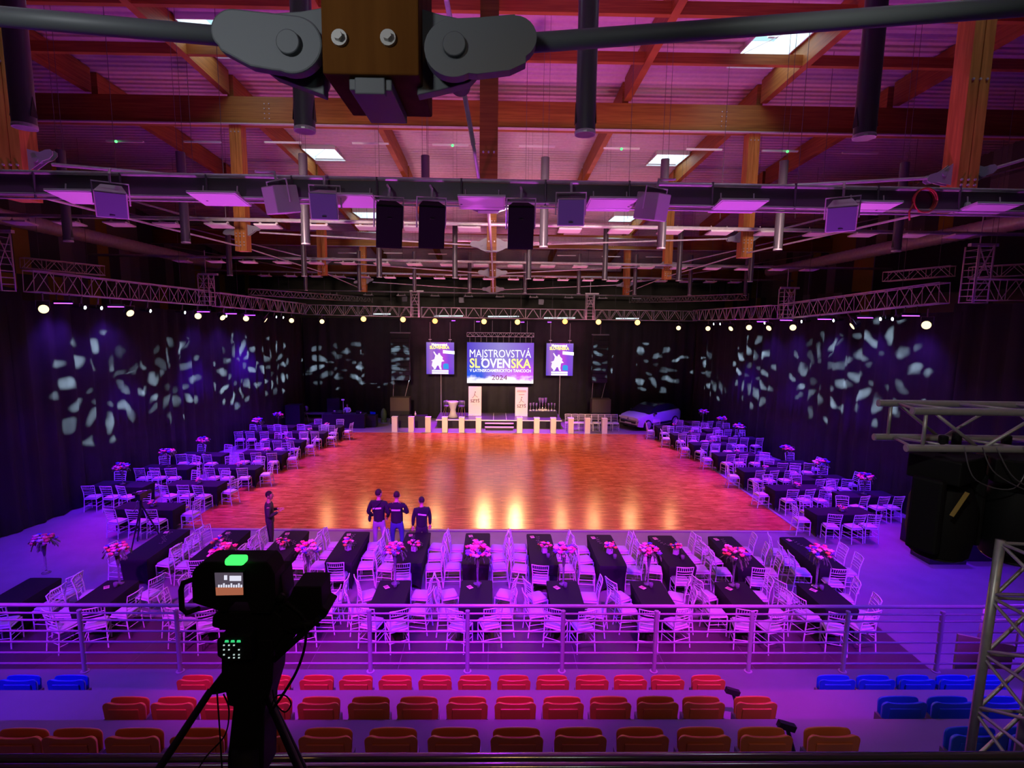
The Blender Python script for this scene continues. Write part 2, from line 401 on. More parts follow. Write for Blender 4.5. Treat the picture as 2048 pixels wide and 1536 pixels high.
LW = [(-16.7, 18.6), (-14.2, 39.6)]; RW = [(16.7, 18.9), (14.9, 39.6)]
drape([LW[0], LW[1]], (8.15, 7.45), 'drape', 'long black drape closing the left side behind the tables')
drape([LW[1], RW[1]], (7.45, 7.42), 'drape', 'black drape across the far end behind the stage')
drape([RW[1], RW[0]], (7.42, 8.1), 'drape', 'long black drape closing the right side behind the tables')
drape([(-24, 14.2), (-17.3, 15.2), (-16.72, 18.6), (-16.6, 19.1)], (8.75, 8.7, 8.6, 8.5), 'drape', 'black drape return at the near left corner under the truss', mm='blackcloth')
drape([(16.66, 19.35), (16.8, 18.6), (17.0, 16.6), (26, 15.8)], (8.4, 8.35, 8.35, 8.35), 'drape', 'black drape return at the near right corner under the truss', mm='blackcloth')
# outer walls of the hall with coloured acoustic panels
def panel_mat():
    m = bpy.data.materials.new('wall_panels'); m.use_nodes = True; nt = m.node_tree; b = nt.nodes['Principled BSDF']
    L = nt.links.new; N = nt.nodes.new
    tc = N('ShaderNodeTexCoord'); mp = N('ShaderNodeMapping'); mp.inputs['Scale'].default_value = (1.1, 1.1, 0.42); L(tc.outputs['Object'], mp.inputs['Vector'])
    fl = N('ShaderNodeVectorMath'); fl.operation = 'FLOOR'; L(mp.outputs['Vector'], fl.inputs[0])
    wn = N('ShaderNodeTexWhiteNoise'); wn.noise_dimensions = '3D'; L(fl.outputs['Vector'], wn.inputs['Vector'])
    r = N('ShaderNodeValToRGB'); r.color_ramp.interpolation = 'CONSTANT'; el = r.color_ramp.elements
    cols = [(0, (0.10, 0.10, 0.10)), (0.3, (0.32, 0.30, 0.30)), (0.55, (0.20, 0.19, 0.20)), (0.75, (0.55, 0.42, 0.05)), (0.9, (0.42, 0.40, 0.40))]
    el[0].color = (*cols[0][1], 1); el[1].position = cols[1][0]; el[1].color = (*cols[1][1], 1)
    for p, c in cols[2:]:
        e = el.new(p); e.color = (*c, 1)
    L(wn.outputs['Value'], r.inputs['Fac']); L(r.outputs['Color'], b.inputs['Base Color']); b.inputs['Roughness'].default_value = 0.8
    return m
pm = panel_mat(); dk = mat('dark_wall', (0.17, 0.18, 0.14), 0.85, noise=0.2, nscale=0.5)
struct(MB().b2(-23.4, -23, -3, 54, 0, 17), 'wall_left', pm)
struct(MB().b2(23, 23.4, -3, 54, 0, 17), 'wall_right', pm)
struct(MB().b2(-23.4, 23.4, 54, 54.4, 0, 17), 'wall_back', dk)
struct(MB().b2(-23.4, 23.4, -3.4, -3, 0, 17), 'wall_front', dk)
# black box painting the shade inside the gallery opening, right wall
tag(MB().b2(22.55, 22.97, 8, 32, 9.2, 12.0).build('gallery_shade', 'blackcloth'), 'black block painting the shade of the gallery opening high on the right wall', 'curtain')
# corrugated roof with skylight openings
SKY = [(-9.05, -7.55), (7.55, 9.05)]
SKYY = [(16.3, 18.6), (26.1, 28.0), (34.9, 36.9), (6.4, 8.4)]
k = MB(); edges = [-23.4, -9.05, -7.55, 7.55, 9.05, 23.4]; per = 0.30
for si in range(5):
    xa, xb = edges[si], edges[si + 1]; y = -3.4; prev = None
    while y < 54.4:
        for dy, dz in ((0, 0), (0.10, 0), (0.14, 0.05), (0.26, 0.05)):
            yy = y + dy; cur = (V((xa, yy, zr(yy) + dz)), V((xb, yy, zr(yy) + dz)))
            if prev and not (si in (1, 3) and any(a < yy < b for a, b in SKYY)):
                k.add([prev[0], prev[1], cur[1], cur[0]], [(0, 3, 2, 1)])
            prev = cur
        y += per
o = struct(k, 'ceiling', 'sheet')
# windows in the roof: shaft, frame and bright daylight pane
M['shaft'] = mat('skylight_shaft', (0.75, 0.80, 0.82), 0.5)
n = 0
for (ya, yb) in SKYY:
    for si, (xa, xb) in enumerate(SKY):
        n += 1
        z0 = zr((ya + yb) / 2); t = thing('window_%d' % n, 'x', 'skylight'); del t['label']; del t['category']; t['kind'] = 'structure'
        s = MB(); h = 0.75
        s.b2(xa, xb, ya - .04, ya, z0 - .1, z0 + h).b2(xa, xb, yb, yb + .04, z0 - .1, z0 + h).b2(xa - .04, xa, ya, yb, z0 - .1, z0 + h).b2(xb, xb + .04, ya, yb, z0 - .1, z0 + h)
        s.build('shaft', 'shaft', t)
        MB().b2(xa, xb, ya, yb, z0 + h, z0 + h + .03).build('pane', 'sky', t)
        s = MB(); xm = (xa + xb) / 2; ym = (ya + yb) / 2
        s.tube((xa, yb, z0 + .1), (xb, ya, z0 + .25), .012).tube((xm - .25, ym - .5, z0 + .5), (xm + .25, ym, z0 + .3), .02).tube((xm - .35, ym - .1, z0 + .6), (xm + .3, ym - .1, z0 + .35), .02).box((xm + .1, ym - .1, z0 + .3), (.3, .1, .12))
        s.build('opener', 'steel_light', t)
        al = bpy.data.lights.new('daylight', 'AREA'); al.shape = 'RECTANGLE'; al.size = xb - xa; al.size_y = yb - ya; al.energy = 42 if ya > 10 else 55; al.color = (0.75, 0.92, 1.0)
        ao = bpy.data.objects.new('daylight', al); COL.objects.link(ao); ao.location = (xm, ym, z0 + h - .02)
# ---------------------------------------------------------------- grandstand
st = MB()
LV = [(5.98, 7.38, 2.53), (4.82, 6.02, 3.22), (2.45, 4.86, 3.78)]
for a, b, z in LV: st.b2(-12, 12, a, b, z - 0.5, z)
st.b2(-12, 12, 7.2, 7.38, 0, 2.5)
M['stand'] = mat('stand_concrete', (0.17, 0.14, 0.22), 0.6, noise=0.05, nscale=2)
struct(st, 'trim_1', 'stand')
# aisle steps to the right of the orange seats
sp = MB()
for x0, x1 in ((3.15, 4.05), (-4.0, -3.1)):
    sp.b2(x0, x1, 5.75, 6.35, 2.53, 2.88).b2(x0, x1, 4.5, 5.2, 3.22, 3.5)
struct(sp, 'trim_2', 'stand')
pp = MB(); pp.b2(-12, 12, 1.95, 2.45, 2.3, 5.25)
struct(pp, 'trim_3', mat('parapet_dark', (0.05, 0.045, 0.05), 0.5))
struct(MB().b2(-12, 12, -3, 1.95, 5.0, 5.1), 'trim_4', mat('upper_tier_floor', (0.05, 0.045, 0.06), 0.7))
# ================================================================ ROOF TIMBERS
FR = [1.9, 10.65, 19.6, 28.4, 37.1, 46.0]
PZ = {1: 9.86, 2: 9.95, 3: 9.75, 4: 9.26}      # king/post lower ends
W = 9.0; KX = -0.15
BM = {}
def bolts(t, x, y, z, nx, nz, dx, dz, r=0.018):
    if r not in BM: BM[r] = MB().tube((0, 0, 0), (0, -.03, 0), r, 6).data('bolt', 'steel_light')
    for i in range(nx):
        for j in range(nz):
            o = bpy.data.objects.new('bolt', BM[r]); COL.objects.link(o); o.parent = t; o.location = (x + (i - (nx - 1) / 2) * dx, y, z + (j - (nz - 1) / 2) * dz)
for i in range(1, 6):
    y = FR[i]; z0 = zb(y)
    t = thing('roof_beam', 'broad orange glulam beam across the roof, %s from the camera' % ORD[i - 1], 'beam', (0, 0, 0), 0, 'cross beams of the roof')
    MB().b2(-23, 23, y - .14, y + .14, z0, z0 + .92).build('timber', 'glulam', t)
    for x in (-7.9, 7.9): bolts(t, x, y - .14, z0 + .45, 2, 4, .16, .16)
    if i <= 4:      # steel ledge with strip lights below the beam
        MB().b2(-23, 23, y - .30, y - .16, z0 - .03, z0 + .01).build('ledge', 'sheet', t)
names = ['left outer', 'left', 'left middle', 'centre', 'right middle', 'right', 'right outer']
PX = [-13.9, -9.25, -4.6, KX, 4.5, 9.25, 13.9]
bays = [(-1, 10.65, 'over the stand'), (10.65, 19.6, 'nearest bay in view'), (19.6, 28.4, 'second bay of the roof'), (28.4, 37.1, 'third bay of the roof'), (37.1, 46.0, 'farthest bay')]
for bi, (a, b, bn) in enumerate(bays):
    for pi, x in enumerate(PX):
        if bi == 4 and pi in (0, 6): continue
        o = MB(); n = 4
        rings = []
        for j in range(n + 1):
            y = a + .15 + (b - a - .3) * j / n
            rings.append([V((x - .11, y, zr(y) - .02)), V((x + .11, y, zr(y) - .02)), V((x + .11, y, zr(y) - .78)), V((x - .11, y, zr(y) - .78))])
        o.loft(rings)
        tag(o.build('roof_purlin', 'glulam'), 'orange timber purlin along the roof, %s line, %s' % (names[pi], bn), 'purlin', 'lengthwise purlins of the roof')
# thin cross joists seen between the nearest frames
for y, h, lab in ((14.6, .32, 'nearest'), (17.0, .30, 'farther')):
    tag(MB().b2(-23, 23, y - .08, y + .08, zr(y) - .45 - h, zr(y) - .45).build('roof_joist', 'glulam'), 'slim timber joist across the nearest roof bay, the %s of two' % lab, 'joist')
# hanging posts with fork brackets and rods
def fork(mb, c, dirx, s=1.0, slope=0.0):
    # fish-shaped fork plate leaving the post sideways
    pl = [(0, .20), (.14, .13), (.26, .075), (.36, .095), (.46, .085), (.52, .03), (.52, -.04), (.44, -.10), (.3, -.11), (.2, -.16), (0, -.24)]
    for yy in (-.07, .05):
        mb.prism([(a * s * dirx, b * s + a * slope * s) for a, b in pl], 0, .02 * s, V(c) + V((0, yy * s, 0)), (1, 0, 0), (0, 0, 1), (0, 1, 0))
    mb.tube(V(c) + V((.17 * s * dirx, -.1 * s, -.02 * s)), V(c) + V((.17 * s * dirx, .1 * s, -.02 * s)), .05 * s, 12)
ROD_IN = {1: 9.98, 2: 10.25, 3: 9.95, 4: 9.5}
for i in (1, 2, 3, 4):
    y = FR[i]; z0 = PZ[i]; fname = ['', 'nearest', 'second', 'third', 'farthest'][i]
    for s, sn in ((-1, 'left'), (1, 'right')):
        x = s * W
        t = thing('hanging_post', 'square orange timber post on the %s, hanging from the %s frame in view' % (sn, fname), 'post', (0, 0, 0), 0, 'hanging timber posts')
        k = MB()
        k.b2(x - .20, x - .01, y - .2, y + .2, z0, zb(y)).b2(x + .01, x + .20, y - .2, y + .2, z0, zb(y)).b2(x - .01, x + .01, y - .17, y + .17, z0, zb(y)); k.build('timber', 'glulam_post', t)
        for zz in (z0 + .25, z0 + .55, z0 + 2.4, z0 + 4.0): bolts(t, x, y - .2, zz, 3, 1 if zz > z0 + 1 else 2, .13, .1, .022)
        zf = z0 + .75
        for q in (1, -1): k = MB(); fork(k, (x + .2 * q, y, zf), q, .9, .25 * q); k.build('fork_bracket', 'fork', t)
        # inner rod towards the king post, outer rod up to the eaves
        xi = KX + s * .75
        o = MB().tube((x - s * .6, y, zf - .08 - 0), (xi, y, ROD_IN[i] + .03), .028 if i > 1 else .032, 8).build('tie_rod', 'steel_light')
        tag(o, 'thin grey steel tie rod, %s half of the %s frame in view' % (sn, fname), 'rod', 'steel tie rods under the roof')
        o = MB().tube((x + s * .6, y, zf + .1), (s * 22, y, zf + min(4.1, zb(y) - zf - .12)), .03, 8).build('tie_rod', 'steel_light')
        tag(o, 'steel tie rod rising to the eaves, outer %s of the %s frame' % (sn, fname), 'rod', 'steel tie rods under the roof')
        # lengthwise rod to the next frame
        if i < 4:
            o = MB().tube((x, y + .2, z0 + .15), (x, FR[i + 1] - .2, PZ[i + 1] + .15), .026, 8).build('tie_rod', 'steel_light')
            tag(o, 'lengthwise steel rod between the feet of the %s posts, starting at the %s frame' % (sn, fname), 'rod', 'steel tie rods under the roof')
    # king post
    t = thing('king_post', 'dark timber king post in the middle of the %s frame in view' % fname, 'post', (0, 0, 0), 0, 'king posts')
    zk = ROD_IN[i] - .16
    MB().b2(KX - .17, KX + .17, y - .2, y + .2, zk, zb(y)).build('timber', 'glulam', t)
    bolts(t, KX, y - .2, zk + .3, 2, 1, .2, .1, .03)
    for zz in (1.0, 4.6): bolts(t, KX, y - .2, zk + zz, 3, 1, .1, .1, .02)
    for q in (1, -1): k = MB(); fork(k, (KX + .17 * q, y, zk + .22), q, 1.15); k.build('fork_bracket', 'fork', t)
    MB().b2(KX - .2, KX + .2, y - .14, y + .14, zk - .05, zk).build('foot_plate', 'fork', t)
    if i < 4:
        o = MB().tube((KX, y + .1, zk), (KX, FR[i + 1] - .1, ROD_IN[i + 1] - .16), .034, 8).build('tie_rod', 'steel_light')
        tag(o, 'lengthwise steel rod in the middle from the %s king post to the next' % fname, 'rod', 'steel tie rods under the roof')
o = MB().path([P(880, -60, 8.4), P(893, 0, 8.8), P(927, 178, 9.6), P(947, 290, 10.1)], .042, 8).tube(P(947, 290, 10.1), P(964, 400, 10.6), .03, 8).build('tie_rod', 'steel_light')
tag(o, 'slanting steel rod crossing before the nearest dark king post', 'rod', 'steel tie rods under the roof')
# ---- the big node right in front of the camera
t = thing('king_post', 'large timber block with bolts hanging at the top right before the camera', 'post')
d0 = 1.78; tl = P(645, -140, d0); tr = P(842, -140, d0)
bl = P(645, 147, d0); br_ = P(838, 147, d0)
k = MB(); k.b2(bl.x, br_.x, d0, d0 + .36, bl.z, tl.z + .3); k.build('timber', 'glulam_dark', t, bevel=.006)
for px in (680, 777):
    c = P(px, 78, d0); MB().tube(c, c + V((0, -.012, 0)), .024, 18).tube(c + V((0, -.012, 0)), c + V((0, -.03, 0)), .014, 6).build('bolt', mat('zinc_bolt', (.55, .56, .55), .4, .3), t)
def gus(pts, y, th, name, bev=.004):
    k = MB(); ps = [P(a, b, y) for a, b in pts]
    k.prism([(p.x, p.z) for p in ps], 0, th, (0, y, 0), (1, 0, 0), (0, 0, 1), (0, 1, 0)); return k.build(name, 'steel', t, bevel=bev)
from math import cos, sin
def arc(cx, cy, r, a0, a1, n=10): return [(cx + r * cos(math.radians(a0 + (a1 - a0) * i / n)), cy + r * sin(math.radians(a0 + (a1 - a0) * i / n))) for i in range(n + 1)]
gus([(834, 14), (880, 28), (930, 38), (960, 60), (960, 140), (938, 165), (880, 180), (834, 190)], d0 + .09, .05, 'gusset_plate')
gus([(648, 14), (600, 22), (540, 26), (520, 60), (520, 130), (548, 152), (600, 172), (648, 190)], d0 + .09, .05, 'gusset_plate')
for yy in (d0 - .0, d0 + .17):
    gus(arc(907, 95, 59, 180, 265) + [(960, 34), (1030, 28)] + arc(1030, 74, 44, -90, 60) + [(1052, 125), (1020, 140), (955, 148)] + arc(907, 95, 59, 60, 175), yy, .045, 'clevis_plate', .006)
    gus(arc(585, 88, 59, 0, -85)[::1] + [(540, 24), (465, 16)] + arc(462, 58, 42, -95, -230) + [(440, 100), (500, 132), (545, 140)] + arc(585, 88, 59, 115, 5), yy, .045, 'clevis_plate', .006)
for px, py in ((909, 92), (579, 88)):
    c = P(px, py, d0 - .0); MB().tube(c + V((0, .3, 0)), c + V((0, -.018, 0)), .036, 28).build('pin', 'steel', t, smooth=40, bevel=.003)
k = MB(); a = P(700, 185, d0 + .04); b = P(785, 185, d0 + .04)
k.b2(a.x, b.x, d0 + .03, d0 + .33, bl.z - .035, bl.z - .0); k.b2(a.x + .02, b.x - .02, d0 + .02, d0 + .05, bl.z - .05, bl.z + .02); k.build('shoe_plate', 'steel', t, bevel=.004)
for sgn, p1, p2, lab in ((1, (1035, 88), (2330, -8), 'right'), (-1, (440, 72), (-330, 4), 'left')):
    a = P(p1[0], p1[1], d0 + .13); b = P(p2[0], p2[1], d0 + .10)
    o = MB().tube(a, b, .030, 20).build('tie_rod', 'steel', None, True)
    tag(o, 'thick dark steel tie rod running from the near bracket to the %s edge' % lab, 'rod')
# ================================================================ SERVICES UNDER THE ROOF
# long dark cable tray of the nearest frame
ty = 9.75; t = thing('cable_tray', 'long dark steel cable tray across the hall carrying lights and speakers', 'cable tray')
k = MB(); k.beam((-19, ty, 9.98), (19, ty, 9.84), .34, .30)
k.build('tray', 'steel_dark', t)
k = MB(); k.tube((-19, ty - .2, 10.16), (19, ty - .2, 10.02), .035, 8).tube((-19, ty - .22, 9.80), (19, ty - .22, 9.66), .022, 8).tube((-19, ty - .1, 9.75), (19, ty - .1, 9.61), .018, 8); k.build('conduit', 'steel_light', t, True)
for i in range(26):
    x = -18 + i * 1.45; MB().tube((x, ty - .22, 9.68), (x, ty - .22, 10.12), .02, 6).build('clamp', 'steel_dark', t)
# pipes that carry the further light rows
ROWS = [(17.6, 449, 'second'), (26.4, 524, 'third'), (35.2, 551, 'fourth'), (43.0, 587, 'fifth')]
RZ = []
for y, py, nm in ROWS:
    a = P(989, py, y); RZ.append(a.z)
    o = MB().tube((-19.5, y, a.z + .1), (19.5, y, a.z - .1), .06, 10).build('service_pipe', 'steel_light', None, True)
    tag(o, 'grey horizontal service pipe across the hall, %s row from the camera' % nm, 'pipe')
a = P(989, 478, 34.2)
o = MB().tube((-11, 34.2, a.z + .12), (11.5, 34.2, a.z - .12), .24, 16).build('air_duct', 'steel_light', None, True); tag(o, 'round air duct across the hall lit violet, the nearer of two', 'duct')
for x in (-8, 0, 8): q = MB().tube((x, 34.2, a.z), (x, 34.2, zr(34.2)), .012, 5).build('hanger', 'steel_dark', o)
a = P(989, 532, 41.0)
o = MB().tube((-9, 41, a.z + .1), (9.5, 41, a.z - .1), .22, 16).build('air_duct', 'steel_light', None, True); tag(o, 'round air duct across the hall, the farther of two', 'duct')
for x in (-7, 0, 7): q = MB().tube((x, 41, a.z), (x, 41, zr(41)), .012, 5).build('hanger', 'steel_dark', o)
# spiral ducts along the side walls
for s, lab in ((-1, 'left'), (1, 'right')):
    k = MB(); pts = []; X = s * 19.2
    ya, yb = 12, 38
    za = 11.6; zb_ = 11.0
    n = 150; prof = []
    rings = []
    for i in range(n):
        y = ya + (yb - ya) * i / n; r = .30 + (.018 if i % 2 else 0); z = za + (zb_ - za) * i / n
        rings.append([V((X + r * cos(2 * PI * j / 14), y, z + r * sin(2 * PI * j / 14))) for j in range(14)])
    k.loft(rings)
    tag(k.build('spiral_duct', 'steel_light', None, True), 'silver spiral air duct along the %s wall under the roof' % lab, 'duct')
# flat light panels
def make_panel(w, dp=.52):
    t = thing('light_panel', 'x', 'light')
    k = MB(); k.box((0, 0, 0), (w, dp, .035)); k.build('housing', 'white', t)
    k = MB(); k.box((0, 0, -.022), (w * .94, dp * .9, .012)); k.build('diffuser', 'panelglow', t)
    k = MB()
    for s in (-1, 1):
        x = s * w * .36
        k.prism([(x - .07, .018), (x + .07, .018), (x + .03, .12), (x - .03, .12)], -.02, .02, (0, 0, 0), (1, 0, 0), (0, 0, 1), (0, 1, 0)); k.tube((x, 0, .1), (x, 0, .22), .012, 6)
    k.build('bracket', 'spk_white', t); return t
lights = []
row1 = [165, 440, 706, 964, 1220, 1475, 1735, 1968]
row2 = [41, 140, 239, 337, 439, 537, 637, 737, 830, 939, 1040, 1139, 1240, 1339, 1438, 1536, 1635, 1727, 1825, 1919]
row3 = [365, 432, 497, 565, 631, 697, 764, 829, 896, 962, 1030, 1095, 1160, 1226, 1292, 1357, 1424, 1487, 1555, 1618]
row4 = [530, 581, 632, 679, 729, 780, 830, 879, 929, 977, 1027, 1077, 1126, 1176, 1225, 1274, 1322, 1372, 1420, 1469]
row5 = [667, 737, 803, 870, 937, 1000, 1067, 1137, 1205, 1272, 1337]
pa = Proto(make_panel(.72)); pb = Proto(make_panel(.80, .62))
RN = ['in the nearest row on the dark tray', 'in the second row from the camera', 'in the third row', 'in the fourth row', 'in the farthest row']
for ri, (row, y, py, gr) in enumerate(((row1, 9.5, 405, 0), (row2, 17.6, 459, 1), (row3, 26.4, 531, 2), (row4, 35.2, 558, 3), (row5, 43.0, 594, 4))):
    for i, px in enumerate(row):
        p = P(px, py + (px - 989) * .014, y)
        (pb if ri == 0 else pa).put(p, 0, '%s flat white light panel %s' % (which(i, len(row)), RN[ri]), 'light panels ' + RN[ri], rot=(math.radians(-9 if ri == 0 else -6), 0, 0))
# hanging tubes
def make_tube(top):
    t = thing('hanging_tube', 'x', 'ventilation tube'); L = 2.4
    k = MB(); k.lathe([(.115, .0), (.115, L), (.10, L), (.10, .0)], n=20); k.build('tube', 'tube', t, 40)
    k = MB(); k.prism([(-.05, .12), (.05, .12), (0, .34)], .114, .119, (0, 0, 0), (1, 0, 0), (0, 0, 1), (0, 1, 0)); k.prism([(-.05, .12), (.05, .12), (0, .34)], .114, .119, (0, 0, 0), (0, 1, 0), (0, 0, 1), (1, 0, 0)); k.prism([(-.05, .12), (.05, .12), (0, .34)], .114, .119, (0, 0, 0), (0, 1, 0), (0, 0, 1), (-1, 0, 0)); k.build('nozzle_notch', 'black', t)
    k = MB(); k.lathe([(.118, 0), (.122, .02), (.118, .04)], n=20); k.tube((-.1, 0, .02), (.1, 0, .02), .012); k.tube((0, -.1, .02), (0, .1, .02), .012); k.lathe([(.0, .05), (.06, .05), (.06, .06), (0, .06)], n=12); k.build('outlet_ring', 'steel_light', t)
    k = MB(); k.tube((.08, 0, L), (.08, 0, top), .006, 4).tube((-.08, 0, L), (-.08, 0, top), .006, 4); k.build('hanger_wire', 'steel_dark', t)
    return t
ta = [50, 610, 1170, 1728]; tb = [137, 372, 612, 852, 1087, 1322, 1555, 1792]; tcn = [460, 609, 759, 910, 1057, 1209, 1357, 1500]; td = [612, 719, 829, 939, 1050, 1157, 1269, 1379, 1490]
for row, y, py, nm in ((ta, 6.4, 268, 'nearest'), (tb, 15.2, 494, 'second'), (tcn, 24.1, 558, 'third'), (td, 32.9, 586, 'farthest')):
    pt = Proto(make_tube(zr(y) - P(989, py, y).z + .02))
    for i, px in enumerate(row):
        p = P(px, py + (px - 989) * .012 - (0 if nm != 'nearest' else 0), y)
        pt.put(p, 0, '%s grey hanging air tube in the %s row' % (which(i, len(row)), nm), 'hanging air tubes')
# speakers on the tray
def make_speaker(mb_mat, gr_mat, w, h, dp):
    t = thing('hanging_speaker', 'x', 'speaker')
    k = MB(); k.prism([(-w / 2, -dp * .5), (w / 2, -dp * .5), (w * .32, dp * .5), (-w * .32, dp * .5)], -h / 2, h / 2, (0, 0, 0), (1, 0, 0), (0, 1, 0), (0, 0, 1)); k.build('cabinet', mb_mat, t, bevel=.015)
    k = MB(); k.box((0, -dp * .5 - .008, 0), (w * .90, .016, h * .92)); g = k.build('grille', gr_mat, t, bevel=.005)
    k = MB(); k.box((0, -dp * .5 - .02, -h * .36 if h < .6 else h * .2), (.07, .008, .015)); k.build('badge', 'chrome', t)
    k = MB(); k.path([(-w * .5 - .02, 0, -.05), (-w * .5 - .02, 0, h * .5 + .09), (w * .5 + .02, 0, h * .5 + .09), (w * .5 + .02, 0, -.05)], .014, 6); k.tube((0, 0, h * .5 + .09), (0, 0, h * .5 + .24), .02, 6).tube((0, 0, h * .5 + .22), (0, .36, h * .5 + .22), .02, 6); k.build('yoke', 'spk_white' if mb_mat != 'rigblack' else 'steel_light', t)
    return t
ps = Proto(make_speaker('spk_white', 'spk_blue', .46, .44, .42))
def face(p, yaw, tilt): return (tilt, 0, yaw)
for px, py, yaw, tilt, lab in ((224, 403, .55, .45, 'pale speaker turned aside on the dark tray, leftmost of six'), (560, 400, 2.6, -.2, 'pale speaker seen from behind, left of the blue-grey front'), (652, 410, .12, .3, 'blue-grey speaker left of the black boxes, facing the stand'),
                               (1141, 424, -.08, .22, 'blue-grey speaker right of the black boxes, facing the stand'), (1307, 414, -2.6, -.2, 'pale speaker seen from behind, right of the black boxes'), (1683, 431, -.55, .45, 'pale speaker turned aside on the tray, rightmost of six')):
    ps.put(P(px, py, 9.32), 0, lab, 'pale speakers on the tray', rot=(tilt, 0, yaw))
pk = Proto(make_speaker('rigblack', 'rigblack', .44, .72, .36))
for px, py, yaw, tilt, lab in ((777, 449, .28, .38, 'left black speaker box hanging under the tray'), (862, 450, .2, .38, 'middle black speaker box hanging under the tray'), (1041, 452, 0, .34, 'right black speaker box hanging under the tray')):
    o = pk.put(P(px, py, 9.34), 0, lab, 'black speaker boxes on the tray', rot=(tilt, 0, yaw))
# strip lights under the beams
pl = thing('strip_light', 'x', 'light'); MB().box((0, 0, 0), (1.25, .08, .05)).build('housing', 'white', pl); MB().box((0, -.02, -.03), (1.2, .05, .012)).build('diffuser', 'panelglow', pl)
pr = Proto(pl)
r3 = [(250, 283), (405, 284), (566, 285), (741, 287), (901, 290), (1074, 293), (1243, 297), (1408, 299), (1560, 302), (1720, 306)]
for i, (px, py) in enumerate(r3): pr.put(P(px, py, 19.2), 0, '%s slim strip light under the second roof beam' % which(i, len(r3)), 'strip lights under the second beam')
r5 = [(695, 506), (786, 506), (875, 508), (1133, 511), (1222, 513), (1310, 514)]
for i, (px, py) in enumerate(r5): pr.put(P(px, py, 36.7), 0, '%s slim strip light under the fourth roof beam' % which(i, len(r5)), 'strip lights under the fourth beam')
for i, (px, py) in enumerate(((232, 283), (905, 291), (1243, 298), (1575, 303))):
    o = MB().ball(P(px, py, 19.05), .045).build('exit_led', emit('green_led_%d' % i, (.1, 1, .2), 2.5)); tag(o, '%s small green indicator light under the second roof beam' % which(i, 4), 'indicator light')
# thin wires from the roof down to the pipes
for i, px in enumerate((240, 392, 452, 760, 855, 1050, 1255, 1440, 1590, 1640)):
    y = 17.6 if i % 2 else 16.0; a = P(px, 437, y)
    o = MB().tube(a, (a.x, y, zr(y)), .008, 4).build('steel_wire', 'steel_dark'); tag(o, '%s thin vertical suspension wire below the nearest bay' % which(i, 10), 'wire', 'suspension wires')
# red hose coil on the tray
k = MB(); c = P(1846, 402, 9.56)
for j in range(3): k.path([c + V((.19 * cos(a * PI / 10 ), -.03 * j, .19 * sin(a * PI / 10))) * (1 + .04 * j) + V((0, 0, 0)) for a in range(21)], .014, 6)
k.path([c + V((-.2, -.05, -.05)), c + V((-.26, -.05, -.2)), c + V((-.24, -.05, -.34))], .016, 6)
tag(k.build('cable_coil', mat('red_cable', (.5, .07, .04), .5), None, True), 'coiled red cable hanging on the tray by the right post', 'cable')
# ================================================================ LIGHTING RIG
def truss(name, label, a, b, h, w, pan=1.0, r=.024, cat='truss', group='lighting trusses', up=(0, 0, 1), r2=None, mt='alu', hang=True):
    a = V(a); b = V(b); t = thing(name, label, cat, (0, 0, 0), 0, group); ax = (b - a); L = ax.length; ax.normalize()
    x = ax.cross(V(up)).normalized(); u = x.cross(ax); r2 = r2 or r * .6
    cor = [(-w / 2, 0), (w / 2, 0), (w / 2, h), (-w / 2, h)]
    for i, j in cor:
        o = x * i + u * j; MB().tube(a + o, b + o, r, 8).build('chord', mt, t, True)
    k = MB(); n = max(1, round(L / pan)); s = L / n
    for i in range(n + 1):
        p = a + ax * (s * i)
        if i == n: p = b - ax * .02
        for sgn in (-1, 1): k.tube(p + x * (sgn * w / 2), p + x * (sgn * w / 2) + u * h, r2, 5, caps=False)
        k.tube(p + x * (w / 2), p - x * (w / 2), r2, 5, caps=False).tube(p + x * (w / 2) + u * h, p - x * (w / 2) + u * h, r2, 5, caps=False)
    for i in range(n):
        p = a + ax * (s * i)
        for sgn in (-1, 1):
            o = x * (sgn * w / 2)
            k.tube(p + o + ax * (s * .06), p + o + ax * (s / 2) + u * h, r2, 5, caps=False).tube(p + o + ax * (s / 2) + u * h, p + o + ax * (s * .94), r2, 5, caps=False)
        k.tube(p - x * (w / 2), p + ax * s + x * (w / 2), r2, 4, caps=False).tube(p - x * (w / 2) + u * h, p + ax * s + x * (w / 2) + u * h, r2, 4, caps=False)
    k.build('bracing', mt, t, True)
    if hang:
        for f in (.2, .8):
            q = a + ax * (L * f) + u * h; MB().tube(q, (q.x, q.y, max(q.z + .5, zr(q.y) - .8)), .008, 4).build('hoist_cable', 'steel_dark', t)
    return t
TL0 = P(58, 583, 18.9); TLm = P(415, 611, 27.2); TL1 = P(606, 628, 37.4)
TR0 = P(1888, 606, 18.9); TRm = P(1566, 637, 27.2); TR1 = P(1392, 641, 37.4)
B0, B1, B2, B3 = P(606, 629, 37.6), P(826, 634, 37.6), P(1172, 639, 37.6), P(1392, 642, 37.6)
truss('lighting_truss', 'near half of the aluminium truss along the left side', TL0, TLm, .72, .45)
truss('lighting_truss', 'far half of the aluminium truss along the left side', TLm + (TL1 - TLm).normalized() * .7, TL1, .70, .45)
truss('lighting_truss', 'near half of the aluminium truss along the right side', TR0, TRm, .72, .45)
truss('lighting_truss', 'far half of the aluminium truss along the right side', TRm + (TR1 - TRm).normalized() * .7, TR1, .70, .45)
truss('lighting_truss', 'left third of the aluminium truss across the stage end', B0, B1, .68, .45)
truss('lighting_truss', 'middle aluminium truss across the stage end above the screens', B1 + V((.6, 0, 0)), B2 - V((.1, 0, 0)), .68, .45)
truss('lighting_truss', 'right third of the aluminium truss across the stage end', B2 + V((.6, 0, 0)), B3, .68, .45)
